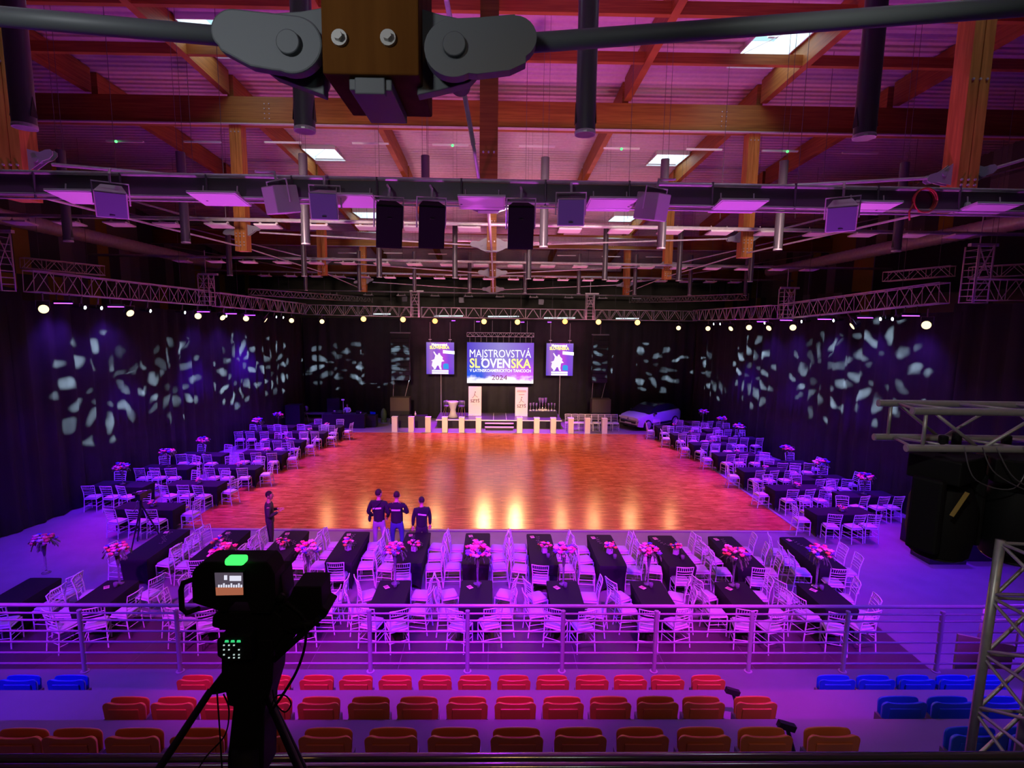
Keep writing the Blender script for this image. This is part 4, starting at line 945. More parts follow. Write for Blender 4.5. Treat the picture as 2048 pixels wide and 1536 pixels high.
# ================================================================ CHAIRS, TABLES, FLOWERS
def make_chair():
    t = thing('banquet_chair', 'x', 'chair')
    s = .195
    for sx in (-1, 1):
        MB().tube((sx * s, s, 0), (sx * s * .98, s, .44), .012, 6, .016).build('leg', 'chairwhite', t)
        k = MB(); k.path([(sx * (s + .01), -s - .05, 0), (sx * s, -s, .44), (sx * (s - .005), -s - .02, .66), (sx * (s + .012), -s - .085, .92)], .014, 6); k.build('leg', 'chairwhite', t)
    k = MB(); k.box((0, 0, .435), (.41, .41, .03)); k.build('seat_frame', 'chairwhite', t, bevel=.006)
    k = MB(); q = .19; rings = []
    for z, f in ((.45, .96), (.462, 1.0), (.485, 1.0), (.497, .9)):
        rings.append([V((q * f * x, q * f * y, z)) for x, y in ((-1, -.85), (-.85, -1), (.85, -1), (1, -.85), (1, .85), (.85, 1), (-.85, 1), (-1, .85))])
    k.loft(rings); k.build('cushion', 'cushion', t, True)
    def bow(z, y0, r, hgt=0):
        return [(x * s, y0 + (.028 * (x * x - 1)), z) for x in (-1, -.5, 0, .5, 1)]
    k = MB()
    k.path(bow(.915, -s - .083, .013), .013, 6); k.path(bow(.80, -s - .052, .01), .010, 6)
    for z, y0 in ((.73, -.225), (.665, -.215), (.60, -.205)):
        b = bow(z, y0, .009); k.path(b, .009, 5)
    for i in range(7):
        x = -.75 + i * .25; a = .028 * (x * x - 1); k.tube((x * s, -s - .052 + a, .80), (x * s, -s - .083 + a, .915), .007, 5, caps=False)
    k.build('backrest', 'chairwhite', t, True)
    k = MB()
    for sx in (-1, 1): k.tube((sx * s, s, .16), (sx * s, -s - .03, .16), .008, 5).tube((sx * s, s, .27), (sx * s, -s - .02, .27), .008, 5)
    k.tube((-s, s, .20), (s, s, .20), .008, 5).tube((-s, -s - .03, .22), (s, -s - .03, .22), .008, 5); k.build('stretcher', 'chairwhite', t)
    return t
CH = Proto(make_chair())
def chair(x, y, rz, label, group='white banquet chairs'):
    return CH.put((x, y, CHZ), rz + random.uniform(-.09, .09), label, group, scale=(1.10, 1.10, 1.17))
CHZ = 0.0
def cloth_mesh(L, Wd, H=.84):
    # stretch cover: flat top, sides pinched between four feet
    N_ = 44; per = []
    a, b, r = Wd / 2, L / 2, .07
    pts = []
    def side(p, q, n): return [(p[0] + (q[0] - p[0]) * i / n, p[1] + (q[1] - p[1]) * i / n) for i in range(n)]
    cs_ = [(-a, -b), (a, -b), (a, b), (-a, b)]
    for i in range(4): pts += side(cs_[i], cs_[(i + 1) % 4], 10 if i % 2 == 0 else 14)
    def corner(x, y):
        u = (abs(abs(x) - a) < 1e-6); 
        t = abs(y) / b if u else abs(x) / a
        return t
    rings = []
    for lv in (0, .04, .2, .45, .75, 1.0):
        rg = []
        for x, y in pts:
            c = corner(x, y); arch = (1 - c ** 4) * .16; f = 1 - (.10 + .10 * (1 - c ** 2)) * math.sin(min(1, lv * 1.1) * PI * .55) * (1 if lv > 0 else 0)
            rr = 1 - .02 * (lv == 0)
            z = H - (H - .02 - arch) * lv
            xx, yy = x, y
            if c > .97: xx *= .97; yy *= .985
            rg.append(V((xx * f * rr, yy * (1 - (1 - f) * Wd / L * 1.1) * rr, z)))
        rings.append(rg)
    k = MB(); k.loft(rings[::-1], cap=False); n = len(pts)
    k.f.append(tuple(range(len(rings) * n - n, len(rings) * n))); k.m.append(0)
    return k
def make_table(L, Wd):
    t = thing('banquet_table', 'x', 'table')
    cloth_mesh(L, Wd).build('tablecloth', 'cloth', t, 50)
    for sx in (-1, 1):
        for sy in (-1, 1):
            MB().tube((sx * (Wd / 2 * .84), sy * (L / 2 * .90), 0), (sx * (Wd / 2 * .80), sy * (L / 2 * .88), .12), .03, 8).build('leg', 'steel_dark', t)
    MB().box((0, 0, .82), (Wd * .94, L * .97, .025)).build('tabletop', 'black', t)
    return t
TB = Proto(make_table(2.20, .80))
TBN = Proto(make_table(1.32, .84))
# flowers
petal = []
PC = [(.95, .13, .20), (.80, .06, .35), (.90, .45, .50), (.08, .06, .75), (1.0, .26, .08), (.25, .10, .70), (.80, .65, .70)]
for i, c in enumerate(PC): petal.append(mat('petal_%d' % i, c, .6))
def bouquet(R, n, zc, t, droop=.5, seed=1):
    rnd = random.Random(seed); k = MB()
    for i in range(n):
        a = rnd.uniform(0, 2 * PI); e = rnd.uniform(-.25, 1.0); rr = R * rnd.uniform(.55, 1.0)
        c = V((rr * cos(a) * math.sqrt(max(.05, 1 - e * e * .8)), rr * sin(a) * math.sqrt(max(.05, 1 - e * e * .8)), zc + rr * e * .62)); k.cur = rnd.choice([0, 0, 1, 2, 2, 3, 4, 5, 6])
        s = rnd.uniform(.028, .062) * (R / .24) ** .5
        k.ball(c, (s, s, s * .8), 6, 4)
        for j in range(5):      # open petals around the head
            b = j * 2 * PI / 5 + a; d = V((cos(b), sin(b), .35)).normalized()
            k.ball(c + d * s * .9, (s * .55, s * .55, s * .3), 5, 3)
    k.build('blossoms', petal, t, True)
    k = MB()
    for i in range(int(n * .9)):
        a = rnd.uniform(0, 2 * PI); q = rnd.uniform(.7, 1.35) * R; z = zc + rnd.uniform(-.45, .45) * R; p0 = V((cos(a) * R * .4, sin(a) * R * .4, zc)); p1 = V((cos(a) * q, sin(a) * q, z - droop * R * .5 * rnd.random()))
        sd = V((-sin(a), cos(a), 0)) * .022
        m_ = p0.lerp(p1, .6) + V((0, 0, .03)); k.add([p0, m_ + sd, p1, m_ - sd], [(0, 1, 2, 3)])
        k.add([m_ + V((0, 0, .004)), p1 + sd * 1.3 + V((0, 0, -.05)), p1 + V((0, 0, -.09))], [(0, 1, 2)])
    k.build('foliage', 'leaf', t)
def make_tall(seed, R=.27, H=.78):
    t = thing('tall_centrepiece', 'x', 'flower arrangement')
    k = MB(); k.lathe([(.11, 0), (.11, .012), (.03, .03), (.022, .1), (.026, H * .6), (.06, H * .95), (.075, H), (.06, H), (.02, H * .62), (0, H * .6)], n=14); k.build('vase', 'glass', t, True)
    bouquet(R * 1.12, 36, H + .14, t, .8, seed); return t
def make_low(seed):
    t = thing('low_centrepiece', 'x', 'flower arrangement')
    k = MB(); k.b2(-.07, .07, -.07, .07, 0, .15); k.build('box_vase', mat('box_vase', (.55, .40, .55), .2), t, bevel=.008)
    bouquet(.18, 18, .24, t, .6, seed); return t
TALL = [Proto(make_tall(3)), Proto(make_tall(8, .24)), Proto(make_tall(12, .29, .72))]; LOW = [Proto(make_low(5)), Proto(make_low(9))]
BALLP = [Proto(make_tall(21, .25, .55)), Proto(make_tall(22, .27, .55))]
def make_candle():
    t = thing('candle_glass', 'x', 'candle'); MB().lathe([(.05, 0), (.055, .12), (.045, .12), (.04, .02), (0, .02)], n=12).build('glass', 'glass', t, True); MB().lathe([(.035, .02), (.035, .07), (0, .07)], n=10).build('candle', mat('candle_pink', (.85, .35, .5), .5), t, True); return t
CND = Proto(make_candle())
def make_card():
    t = thing('menu_card', 'x', 'card'); MB().box((0, 0, .004), (.12, .16, .006)).build('card', mat('menu_paper', (.75, .52, .42), .7), t); MB().box((0, .01, .009), (.09, .1, .002)).build('printed_field', mat('menu_print', (.45, .2, .18), .7), t); return t
CARD = Proto(make_card())
mat_petal = petal
def make_sprig(seed=4):
    t = thing('leaf_garland', 'x', 'garland'); rnd = random.Random(seed); k = MB(); pts = [V((.06 * math.sin(i * 1.1), -.42 + i * .12, .012)) for i in range(8)]; k.path(pts, .004, 4); k.build('stem', 'leaf', t)
    k = MB()
    for p in pts:
        for s in (-1, 1):
            k.ball(p + V((s * .035, .01, .01)), (.026, .012, .006), 6, 4)
    k.build('leaves', mat('dry_leaf', (.22, .20, .16), .6), t); return t
SPR = Proto(make_sprig())
# ---- front row: eleven tables next to the dance floor
c0 = [357, 478, 595, 716, 838, 956, 1077, 1197, 1319, 1439, 1582]
n1 = len(c0); CT = 0
for i, px in enumerate(c0):
    f = G(px, 1058 + i * 1.55, .84); L = 2.20; x = f.x; yc = f.y - L / 2; w1 = which(i, n1)
    TB.put((x, yc, 0), 0, '%s black-covered long table in the row beside the dance floor' % w1, 'black tables beside the dance floor')
    for s, sn in ((-1, 'left'), (1, 'right')):
        for j, rowy in enumerate((.68, .02, -.64)):
            pos = ['farthest', 'middle', 'nearest'][j]
            if (i == 0 and s < 0 and j < 2) or (i == n1 - 1 and s > 0 and j == 0): continue
            xx = x + s * (.62 + .05 * ((i * 3 + j) % 3) / 2); yy = yc + rowy + .05 * math.sin(i * 2.3 + j)
            chair(xx, yy, (PI / 2 if s > 0 else -PI / 2) + random.uniform(-.22, .22), 'white spindle-back chair at the %s floor-side table, %s side, %s seat' % (nth(i, n1), sn, pos))
    # one chair at the near head of some tables
    if i in (1, 2, 3, 4, 6, 8, 9, 10):
        chair(x + (.05 if i % 2 else -.12), yc - 1.26, random.uniform(-.2, .2), 'white spindle-back chair at the near head of the %s floor-side table' % w1)
    z = .847
    if 0 < i < 9: LOW[i % 2].put((x + .06, yc - .28, z), .3 * i, 'low pink and violet flowers on the %s floor-side table' % w1, 'low flower arrangements')
    elif i in (0, 9): pass
    if i in (6, 7, 8, 9): CND.put((x + .14, yc - .62, z), 0, 'pink candle glass on the %s floor-side table' % w1, 'candle glasses')
    CARD.put((x - .22, yc + .82, z), .2, 'small pale card at the far corner of the %s floor-side table' % w1, 'small cards')
    SPR.put((x + .02, yc + .35, z), .3 + .2 * (i % 3), 'thin leaf garland along the %s floor-side table' % w1, 'leaf garlands')
# ---- second row nearer the stand
c1 = [(93, 1155), (248, 1160), (330, 1166), (455, 1160), (621, 1160), (792, 1160), (954, 1160), (1123, 1161), (1290, 1161), (1458, 1163), (1622, 1166)]
c1 = [c for c in c1 if c[0] != 330]
n2 = len(c1)
for i, (px, py) in enumerate(c1):
    f = G(px, py, .84); L = 1.32; x = f.x; yc = f.y - L / 2; w1 = which(i, n2)
    TBN.put((x, yc, 0), 0, '%s black-covered table in the row nearest the grandstand' % w1, 'black tables near the grandstand')
    for s, sn in ((-1, 'left'), (1, 'right')):
        for j, rowy in enumerate((.42, -.28)):
            pos = ['farther', 'nearer'][j]
            if i == 0 and s < 0: continue
            chair(x + s * (.68 + .06 * ((i + j) % 2)), yc + rowy + .08 * math.sin(i * 1.7 + j * 2), (PI / 2 if s > 0 else -PI / 2) + s * -random.uniform(-.05, .45), 'white spindle-back chair at the %s grandstand-side table, %s side, %s seat' % (nth(i, n2), sn, pos))
        chair(x + s * (.30 + .04 * (i % 2)), yc - .80 - .1 * ((i + (s > 0)) % 2), s * random.uniform(.15, .5), 'white spindle-back chair at the near end of the %s grandstand-side table, %s of two' % (nth(i, n2), sn))
    z = .847
    if i > 0:
        TALL[i % 3].put((x + .02, yc + .47, z), i * .7, 'tall bouquet in a slim vase on the %s grandstand-side table' % w1, 'tall flower arrangements')
        CND.put((x + .05, yc + .29, z), 0, 'pink candle glass beside the tall vase on the %s grandstand-side table' % w1, 'candle glasses')
        CARD.put((x - .17, yc + .27, z), .6, 'small card beside the vase on the %s grandstand-side table' % w1, 'small cards')
    else:
        TALL[1].put((x - .2, yc + .9, z), 0, 'tall dark pink bouquet at the left edge of the hall', 'tall flower arrangements')
# ---- side blocks
RA = [(1678, 1022), (1590, 975), (1525.6, 939), (1470, 908), (1420, 887), (1379, 868), (1345, 853)]
RB = [(1728, 988), (1640, 955), (1572, 925), (1476, 876), (1442, 860), (1407, 844)]
LA = [(300, 1012), (393, 966.5), (472, 934), (528, 905), (569, 881.5), (616, 864), (651, 852)]
LB = [(240, 968), (337, 934), (407.6, 908), (510, 864), (557, 852)]
for col, s, side, line in ((RA, 1, 'right', 'inner'), (RB, 1, 'right', 'outer'), (LA, -1, 'left', 'inner'), (LB, -1, 'left', 'outer')):
    n = len(col)
    for i, (px, py) in enumerate(col):
        c = G(px, py, .84); w1 = ORD[i]
        dx_ = lambda y: (16.7 - (y - 18.6) * (2.5 / 21) if s < 0 else 16.7 - (y - 18.9) * (1.8 / 20.7))
        lim = dx_(c.y + .4) - 1.32
        if abs(c.x) > lim: c.x = s * lim
        TB.put((c.x, c.y, 0), PI / 2 + (.05 * s), '%s black table from the camera in the %s line on the %s' % (w1, line, side), 'black tables on the %s side' % side)
        tl_ = ('%s %s-line table' % (w1, line)); 
        for sy, fn in ((-1, 'near'), (1, 'far')):
            for j, dx in enumerate((-.7, 0, .7)):
                if j == 1 and sy > 0: continue
                if line == 'outer' and i == n - 1 and sy > 0: continue
                xx = c.x + dx + .06 * math.sin(i + j * 2); yy = c.y + sy * (.66 + .04 * ((i + j) % 2))
                chair(xx, yy, (PI if sy > 0 else 0) + random.uniform(-.3, .3), 'white chair, %s place on the %s side of the %s, %s block' % (['left', 'middle', 'right'][j], fn, tl_, side))
        if line == 'inner':
            chair(c.x - s * 1.38, c.y + random.uniform(-.1, .1), -s * PI / 2 + random.uniform(-.25, .25), 'white chair at the dance floor end of the %s on the %s' % (tl_, side))
            LOW[i % 2].put((c.x + .1, c.y, .847), i * 1.0, 'low pink flowers on the %s, %s side of the hall' % (tl_, side), 'low flower arrangements', scale=(.8, .8, .6))
        else:
            abs(c.x) + 1.36 < dx_(c.y + .3) - .38 and chair(c.x + s * 1.36, c.y, s * PI / 2 + random.uniform(-.3, .3), 'white chair at the drape end of the %s on the %s' % (tl_, side))
            BALLP[i % 2].put((c.x, c.y, .847), i * .8, 'round pink bouquet on a stem on the %s, %s side' % (tl_, side), 'round bouquets')
# chairs waiting beside the stage
xs = [1137, 1150.5, 1164, 1177.5, 1191, 1204, 1217, 1230]
for i, px in enumerate(xs):
    q = P(px, 855, DY1 + 1.25 + .0); chair(q.x, DY1 + 1.25, PI, '%s white chair in the short row right of the stage' % which(i, 8), 'chairs right of the stage')
# ================================================================ PEOPLE
def skin_lists(chains, root=0, lv=1):
    # chains: list of [(pos, radius), ...]; a chain starting with an int index grows from that vertex
    vs, es, rs = [], [], []
    for ch in chains:
        prev = None
        for it in ch:
            if isinstance(it, int): prev = it; continue
            vs.append(it[0]); rs.append(it[1]); cur = len(vs) - 1
            if prev is not None: es.append((prev, cur))
            prev = cur
    me = bpy.data.meshes.new('tmp'); me.from_pydata([tuple(v) for v in vs], es, []); o = bpy.data.objects.new('tmp', me); COL.objects.link(o)
    md = o.modifiers.new('s', 'SKIN'); md.use_smooth_shade = True
    for i, sv in enumerate(me.skin_vertices[0].data): r = rs[i]; sv.radius = r if isinstance(r, tuple) else (r, r); sv.use_root = (i == root)
    sb = o.modifiers.new('b', 'SUBSURF'); sb.levels = lv; sb.render_levels = lv
    bpy.context.view_layer.update(); e = o.evaluated_get(bpy.context.evaluated_depsgraph_get()); m2 = e.to_mesh()
    V_ = [v.co.copy() for v in m2.vertices]; F_ = [tuple(p.vertices) for p in m2.polygons]; e.to_mesh_clear(); bpy.data.objects.remove(o); bpy.data.meshes.remove(me)
    return V_, F_
def person(loc, rz, label, h=1.78, arms='crossed', top='ptop_black', legs='ptr_dark', hair='hair', stride=.0, headyaw=0.0, strip=None, bag=False, seated=False, build=1.0):
    t = thing('person', label, 'person', loc, rz); k_ = h / 1.78; B = build
    S = lambda x, y, z: V((x * B if abs(x) > .05 else x, y, z)) * k_
    # joints (front is +Y)
    hipz, kn, an = .93, .50, .08; sh = 1.45
    Lx = .10
    A = {}
    for s in (-1, 1):
        if arms == 'crossed': A[s] = [S(s * .19, -.01, sh - .03), S(s * .27, .02, 1.17), S(s * .10, .22, 1.16)]
        elif arms == 'front': A[s] = [S(s * .19, -.01, sh - .03), S(s * .24, -.02, 1.15), S(s * .10, .24, 1.22)]
        elif arms == 'pocket': A[s] = [S(s * .19, -.01, sh - .03), S(s * .29, -.05, 1.16), S(s * .20, .10, .98)]
        elif arms == 'down': A[s] = [S(s * .19, -.01, sh - .03), S(s * .24, -.01, 1.15), S(s * .25, .06, .90)]
        elif arms == 'table': A[s] = [S(s * .19, .02, sh - .03), S(s * .30, .10, 1.16), S(s * .16, .36, 1.10)]
    legp = {s: [S(s * Lx, 0, hipz), S(s * (Lx + .02), .02 + stride * s * .1, kn), S(s * (Lx + .03), -.02 + stride * s * .2, an)] for s in (-1, 1)}
    # body: one continuous figure
    ch = [[(S(0, 0, hipz), (.10 * k_, .075 * k_)), (S(0, .0, 1.12), (.11 * k_, .08 * k_)), (S(0, 0, 1.32), (.125 * k_, .085 * k_)), (S(0, -.01, 1.47), .075 * k_), (S(0, 0, 1.55), .05 * k_), (S(0, .012, 1.60), .05 * k_)]]
    idx = 6
    for s in (-1, 1):
        a = A[s]; ch.append([2, (a[0], .06 * k_), (a[0].lerp(a[1], .5), .047 * k_), (a[1], .042 * k_), (a[1].lerp(a[2], .5), .038 * k_), (a[2], .028 * k_)]); idx += 5
    for s in (-1, 1):
        l = legp[s]; ch.append([0, (l[0], .07 * k_), (l[0].lerp(l[1], .5), .062 * k_), (l[1], .05 * k_), (l[1].lerp(l[2], .45), .047 * k_), (l[2], .04 * k_), (l[2] + S(0, .12, -.045), .032 * k_)]); idx += 6
    vs, fs = skin_lists(ch); k = MB(); k.add(vs, fs)
    # head with face
    hc = S(0, .02, 1.665); R = Matrix.Rotation(headyaw, 3, 'Z')
    k.ball(hc, (.077 * k_, .096 * k_, .115 * k_), 16, 12, R)
    k.ball(hc + R @ S(0, .03, -.06), (.055 * k_, .062 * k_, .055 * k_), 10, 8, R)
    k.ball(hc + R @ S(0, .10, -.01), (.014 * k_, .022 * k_, .026 * k_), 8, 6, R)
    for s in (-1, 1):
        k.ball(hc + R @ S(s * .0465 * 1.7, .0, -.005), (.012 * k_, .022 * k_, .034 * k_), 8, 6, R)
        k.ball(hc + R @ S(s * .03, .092, .02), (.014 * k_, .008 * k_, .009 * k_), 8, 5, R)
    k.ball(hc + R @ S(0, .09, -.055), (.026 * k_, .010 * k_, .008 * k_), 8, 5, R)
    # hands: palm, four fingers, thumb
    for s in (-1, 1):
        a = A[s]; d = (a[2] - a[1]).normalized(); w_ = a[2] + d * .02
        side = d.cross(V((0, 0, 1))).normalized(); up = side.cross(d)
        Rm = Matrix((side, d, up)).transposed()
        k.ball(w_ + d * .045 * k_, (.038 * k_, .052 * k_, .016 * k_), 10, 6, Rm)
        for f in range(4):
            o = side * ((f - 1.5) * .019 * k_); Lf = (.06, .072, .066, .05)[f] * k_; p0 = w_ + d * .085 * k_ + o
            k.path([p0, p0 + d * Lf * .5 - up * .008, p0 + d * Lf * .85 - up * .03], .0085 * k_, 6, [.009 * k_, .0085 * k_, .006 * k_])
        p0 = w_ + d * .03 * k_ + side * (-s * .035 * k_); k.path([p0, p0 + d * .03 * k_ - side * s * .022 * k_ , p0 + d * .055 * k_ - side * s * .024 * k_ - up * .01], .010 * k_, 6, [.011 * k_, .010 * k_, .007 * k_])
    k.build('body', 'skin', t, True)
    # clothes
    ch = [[(S(0, 0, .86), (.172 * B * k_, .128 * k_)), (S(0, 0, .95), (.172 * B * k_, .128 * k_)), (S(0, 0, 1.10), (.165 * B * k_, .125 * k_)), (S(0, 0, 1.30), (.18 * B * k_, .13 * k_)), (S(0, -.01, 1.455), (.11 * k_, .085 * k_)), (S(0, -.005, 1.52), .062 * k_)]]
    for s in (-1, 1):
        a = A[s]; e = a[1].lerp(a[2], .92); ch.append([3, (a[0], .075 * k_), (a[0].lerp(a[1], .5), .064 * k_), (a[1], .058 * k_), (a[1].lerp(a[2], .5), .05 * k_), (e, .04 * k_)])
    vs, fs = skin_lists(ch); MB_ = MB(); MB_.add(vs, fs); MB_.build('sweater', top, t, True)
    ch = [[(S(0, 0, 1.04), (.15 * B * k_, .11 * k_)), (S(0, 0, .90), (.155 * B * k_, .12 * k_))]]
    for s in (-1, 1):
        l = legp[s]; ch.append([1, (l[0] + S(-s * .018, 0, -.13), (.095 * k_, .115 * k_)), (l[0].lerp(l[1], .5), .088 * k_), (l[1], .068 * k_), (l[1].lerp(l[2], .5), .062 * k_), (l[2] + S(0, 0, .02), .055 * k_)])
    vs, fs = skin_lists(ch); MB_ = MB(); MB_.add(vs, fs); MB_.build('trousers', legs, t, True)
    for s in (-1, 1):
        l = legp[s][2]; k = MB(); rg = []
        for y, w2, zt in ((-.075, .03, .07), (-.04, .042, .09), (.05, .045, .085), (.13, .05, .055), (.18, .04, .035), (.20, .015, .025)):
            c = l + S(0, y, 0); rg.append([V((c.x + w2 * cos(q * PI / 5) * k_, c.y, .004 + (zt if math.sin(q * PI / 5) > 0 else 0) * abs(math.sin(q * PI / 5)) * k_ )) for q in range(10)])
        k.loft(rg); k.build('shoe', 'blackgloss', t, True)
    k = MB(); k.ball(hc + R @ S(0, -.014, .028), (.086 * k_, .098 * k_, .105 * k_), 14, 10, R)
    k.v = [v if (R.inverted() @ (V(v) - hc)).y < .055 * k_ or (V(v) - hc).z > .05 * k_ else tuple(hc + (V(v) - hc) * .86) for v in k.v]
    k.v = [v if (V(v) - hc).z > -.05 * k_ else (v[0] * 1.0, v[1] * 1.0, hc.z - .05 * k_) for v in k.v]
    k.build('hair', hair, t, True)
    if strip:
        k = MB(); n = 6; xs_ = [(-.12 + .24 * i / n) for i in range(n + 1)]
        k.loft([[V((x * k_, -.149 * k_ + .10 * x * x * 6 * k_ - o, (1.30 + sgn * .022 + strip * x) * k_)) for sgn, o in ((-1, 0), (1, 0), (1, .006), (-1, .006))] for x in xs_]); k.build('back_print', 'white', t)
    if bag:
        k = MB(); k.ball(S(-.24, -.06, .98), (.05, .09, .13), 10, 8); k.path([S(-.22, -.10, 1.08), S(-.10, -.155, 1.25), S(.06, -.13, 1.42), S(.12, -.05, 1.51), S(.08, .05, 1.48)], .012, 6); k.build('shoulder_bag', 'blackgloss', t, True)
    return t
M['ptop_black'] = mat('sweater_black', (.018, .017, .020), .85); M['ptr_dark'] = mat('trousers_dark', (.03, .028, .03), .8)
M['ptr_grey'] = mat('trousers_grey', (.33, .30, .34), .8); M['ptr_jeans'] = mat('jeans_blue', (.05, .08, .22), .8); M['ptop_grey'] = mat('jacket_dark_grey', (.045, .042, .042), .8)
def stand(px, yh, h):     # foot point from the photographed head top
    d = ray(px, yh); t = (h - CAMZ) / d.z; q = CAM + d * t; return (q.x, q.y, 0)
person(stand(537, 983, 2.08), -PI / 2 + .35, 'man in a dark suit standing alone on the dance floor, hands held before him', 2.08, 'front', 'ptop_grey', 'ptr_dark', headyaw=-.3, build=1.25)
person(stand(757, 979, 2.14), -.15, 'man in black top and grey trousers with a shoulder bag, seen from behind', 2.14, 'pocket', 'ptop_black', 'ptr_grey', headyaw=-.5, strip=.12, bag=True)
person(stand(793, 983, 2.10), 0.0, 'broad man in black sweater and blue jeans, seen from behind', 2.10, 'crossed', 'ptop_black', 'ptr_jeans', strip=.001, build=1.08)
person(stand(843, 994, 1.98), .25, 'man in black sweater and dark trousers at the right of three, back turned', 1.98, 'down', 'ptop_black', 'ptr_dark', headyaw=.3, strip=-.2)
# ---- technician and music corner
dj = P(695, 850, 37.2)
person((dj.x, dj.y + .1, 0), PI, 'person in dark waistcoat and white sleeves bending over the sound desk', 1.45, 'table', 'white', 'ptr_dark')
t = thing('sound_desk', 'black cloth-covered desk with audio gear at the far left corner', 'desk', (P(690, 860, 36.3).x + .1, 36.3, 0))
MB().b2(-1.5, 1.35, -.4, .4, 0, .95).build('tablecloth', 'blackcloth', t)
k = MB(); k.box((-.55, .0, 1.03), (.7, .5, .14), rx=.15).box((.9, 0, 1.05), (.35, .3, .2)); k.build('mixer', 'blackgloss', t)
k = MB(); k.box((-.75, -.1, 1.14), (.12, .05, .04)).box((1.05, -.16, 1.05), (.07, .02, .09)); k.build('bright_controls', 'white', t)
k = MB(); k.tube((-.2, .1, .95), (-.2, .1, 1.85), .018, 6).box((-.2, .05, 1.9), (.2, .06, .1)); k.build('desk_lamp', 'white', t)
o = MB().b2(-.45, .45, -.3, .3, 0, 1.75).b2(-.40, .40, -.32, -.3, .1, 1.7).build('equipment_rack', 'blackgloss'); o.location = (P(670, 840, 38).x, 38.0, 0); tag(o, 'tall black equipment rack behind the sound desk', 'rack')
k = MB(); k.b2(-1.4, 1.4, -.3, .3, .68, .74)
for x in (-1.3, 1.3): k.b2(x - .03, x + .03, -.25, .25, 0, .7)
o = k.build('equipment_table', 'steel_dark'); o.location = (P(634, 835, 38.2).x - .65, 37.6, 0); tag(o, 'long bare dark table left of the equipment rack', 'table')
k = MB(); k.path([(-.2, 0, 0), (-.1, 0, .6), (0, 0, .8), (.05, .0, 1.3)], .03, 6).path([(.2, 0, 0), (.1, 0, .6), (0, 0, .8)], .03, 6).ball((.05, 0, 1.1), (.16, .1, .2), 10, 8).ball((0, 0, .75), (.2, .15, .06), 10, 6)
o = k.build('office_chair', 'tube', None, True); o.location = (P(614, 842, 37.5).x, 37.3, 0); tag(o, 'dark swivel chair standing in the far left corner', 'chair')
t = thing('blue_chair', 'blue plastic chair between sound desk and left subwoofers', 'chair', (P(745, 850, 37.6).x, 37.3, 0), PI * .9)
MB().b2(-.22, .22, -.2, .22, .43, .46).build('seat', 'seat_blue', t, bevel=.01); MB().box((0, -.23, .68), (.44, .03, .36), rx=-.15).build('backrest', 'seat_blue', t, bevel=.01)
for x, y in ((-1, -1), (1, -1), (1, 1), (-1, 1)): MB().tube((x * .18, y * .18, .43), (x * .21, y * .21, 0), .014, 6).build('leg', 'steel_light', t)
for px, lab in ((742, 'between the sound desk and the blue chair'), (811, 'behind the first white pedestals'), (842, 'between the second and third white pedestals')):
    o = MB().box((0, 0, .4), (.85, .7, .8)).box((0, -.36, .45), (.3, .02, .08)).build('flight_case', 'black'); y = 36.6; o.location = (P(px, 855, y).x, y, 0); tag(o, 'black equipment case %s' % lab, 'case')
k = MB(); k.ball((0, 0, .55), (.22, .2, .5), 8, 6).lathe([(.2, 0), (.22, .2), (0, .22)], n=10); o = k.build('potted_plant', 'leaf'); o.location = (P(768, 850, 38).x, 38.0, 0); tag(o, 'small dark conical shrub before the drape left of the subwoofers', 'plant')
k = MB(); k.lathe([(.06, 0), (.06, .16), (.02, .2), (.02, .3), (0, .3)], n=10); o = k.build('bottle', mat('white_bottle', (.85, .75, .75), .4), None, True); o.location = (P(831, 828, 36.6).x, 36.55, .80); tag(o, 'pale bottle standing on the black case by the pedestals', 'bottle')
# dark cupboard with a lit sign at the left
o = MB().b2(-.5, .5, -.4, .4, 0, 1.5).build('cabinet', 'black'); o.location = (P(588, 850, 36.4).x, 36.6, 0); tag(o, 'black cabinet at the far end of the left tables', 'cabinet')
# tripod camera between the left tables
def tripod(loc, label, s=1.0):
    t = thing('camera_tripod', label, 'camera', loc)
    for i in range(3):
        a = i * 2 * PI / 3 + .4; MB().tube((0, 0, 1.25 * s), (cos(a) * .5 * s, math.sin(a) * .5 * s, 0), .03, 6, .02).build('leg', 'black', t)
    k = MB(); k.tube((0, 0, 1.2 * s), (0, 0, 1.4 * s), .05, 8).box((0, .05, 1.5 * s), (.16, .4, .2)); k.tube((0, .25, 1.5 * s), (0, .5, 1.5 * s), .07, 12).tube((0, -.1, 1.42 * s), (.1, -.5, 1.2 * s), .015, 6).box((-.05, -.2, 1.62 * s), (.12, .1, .08)); k.build('camera_head', 'black', t); return t
q = G(308, 1060, 0); tripod((q.x + .5, q.y - 1.3, 0), 'black video camera on a tripod standing by the left inner tables', 1.15)
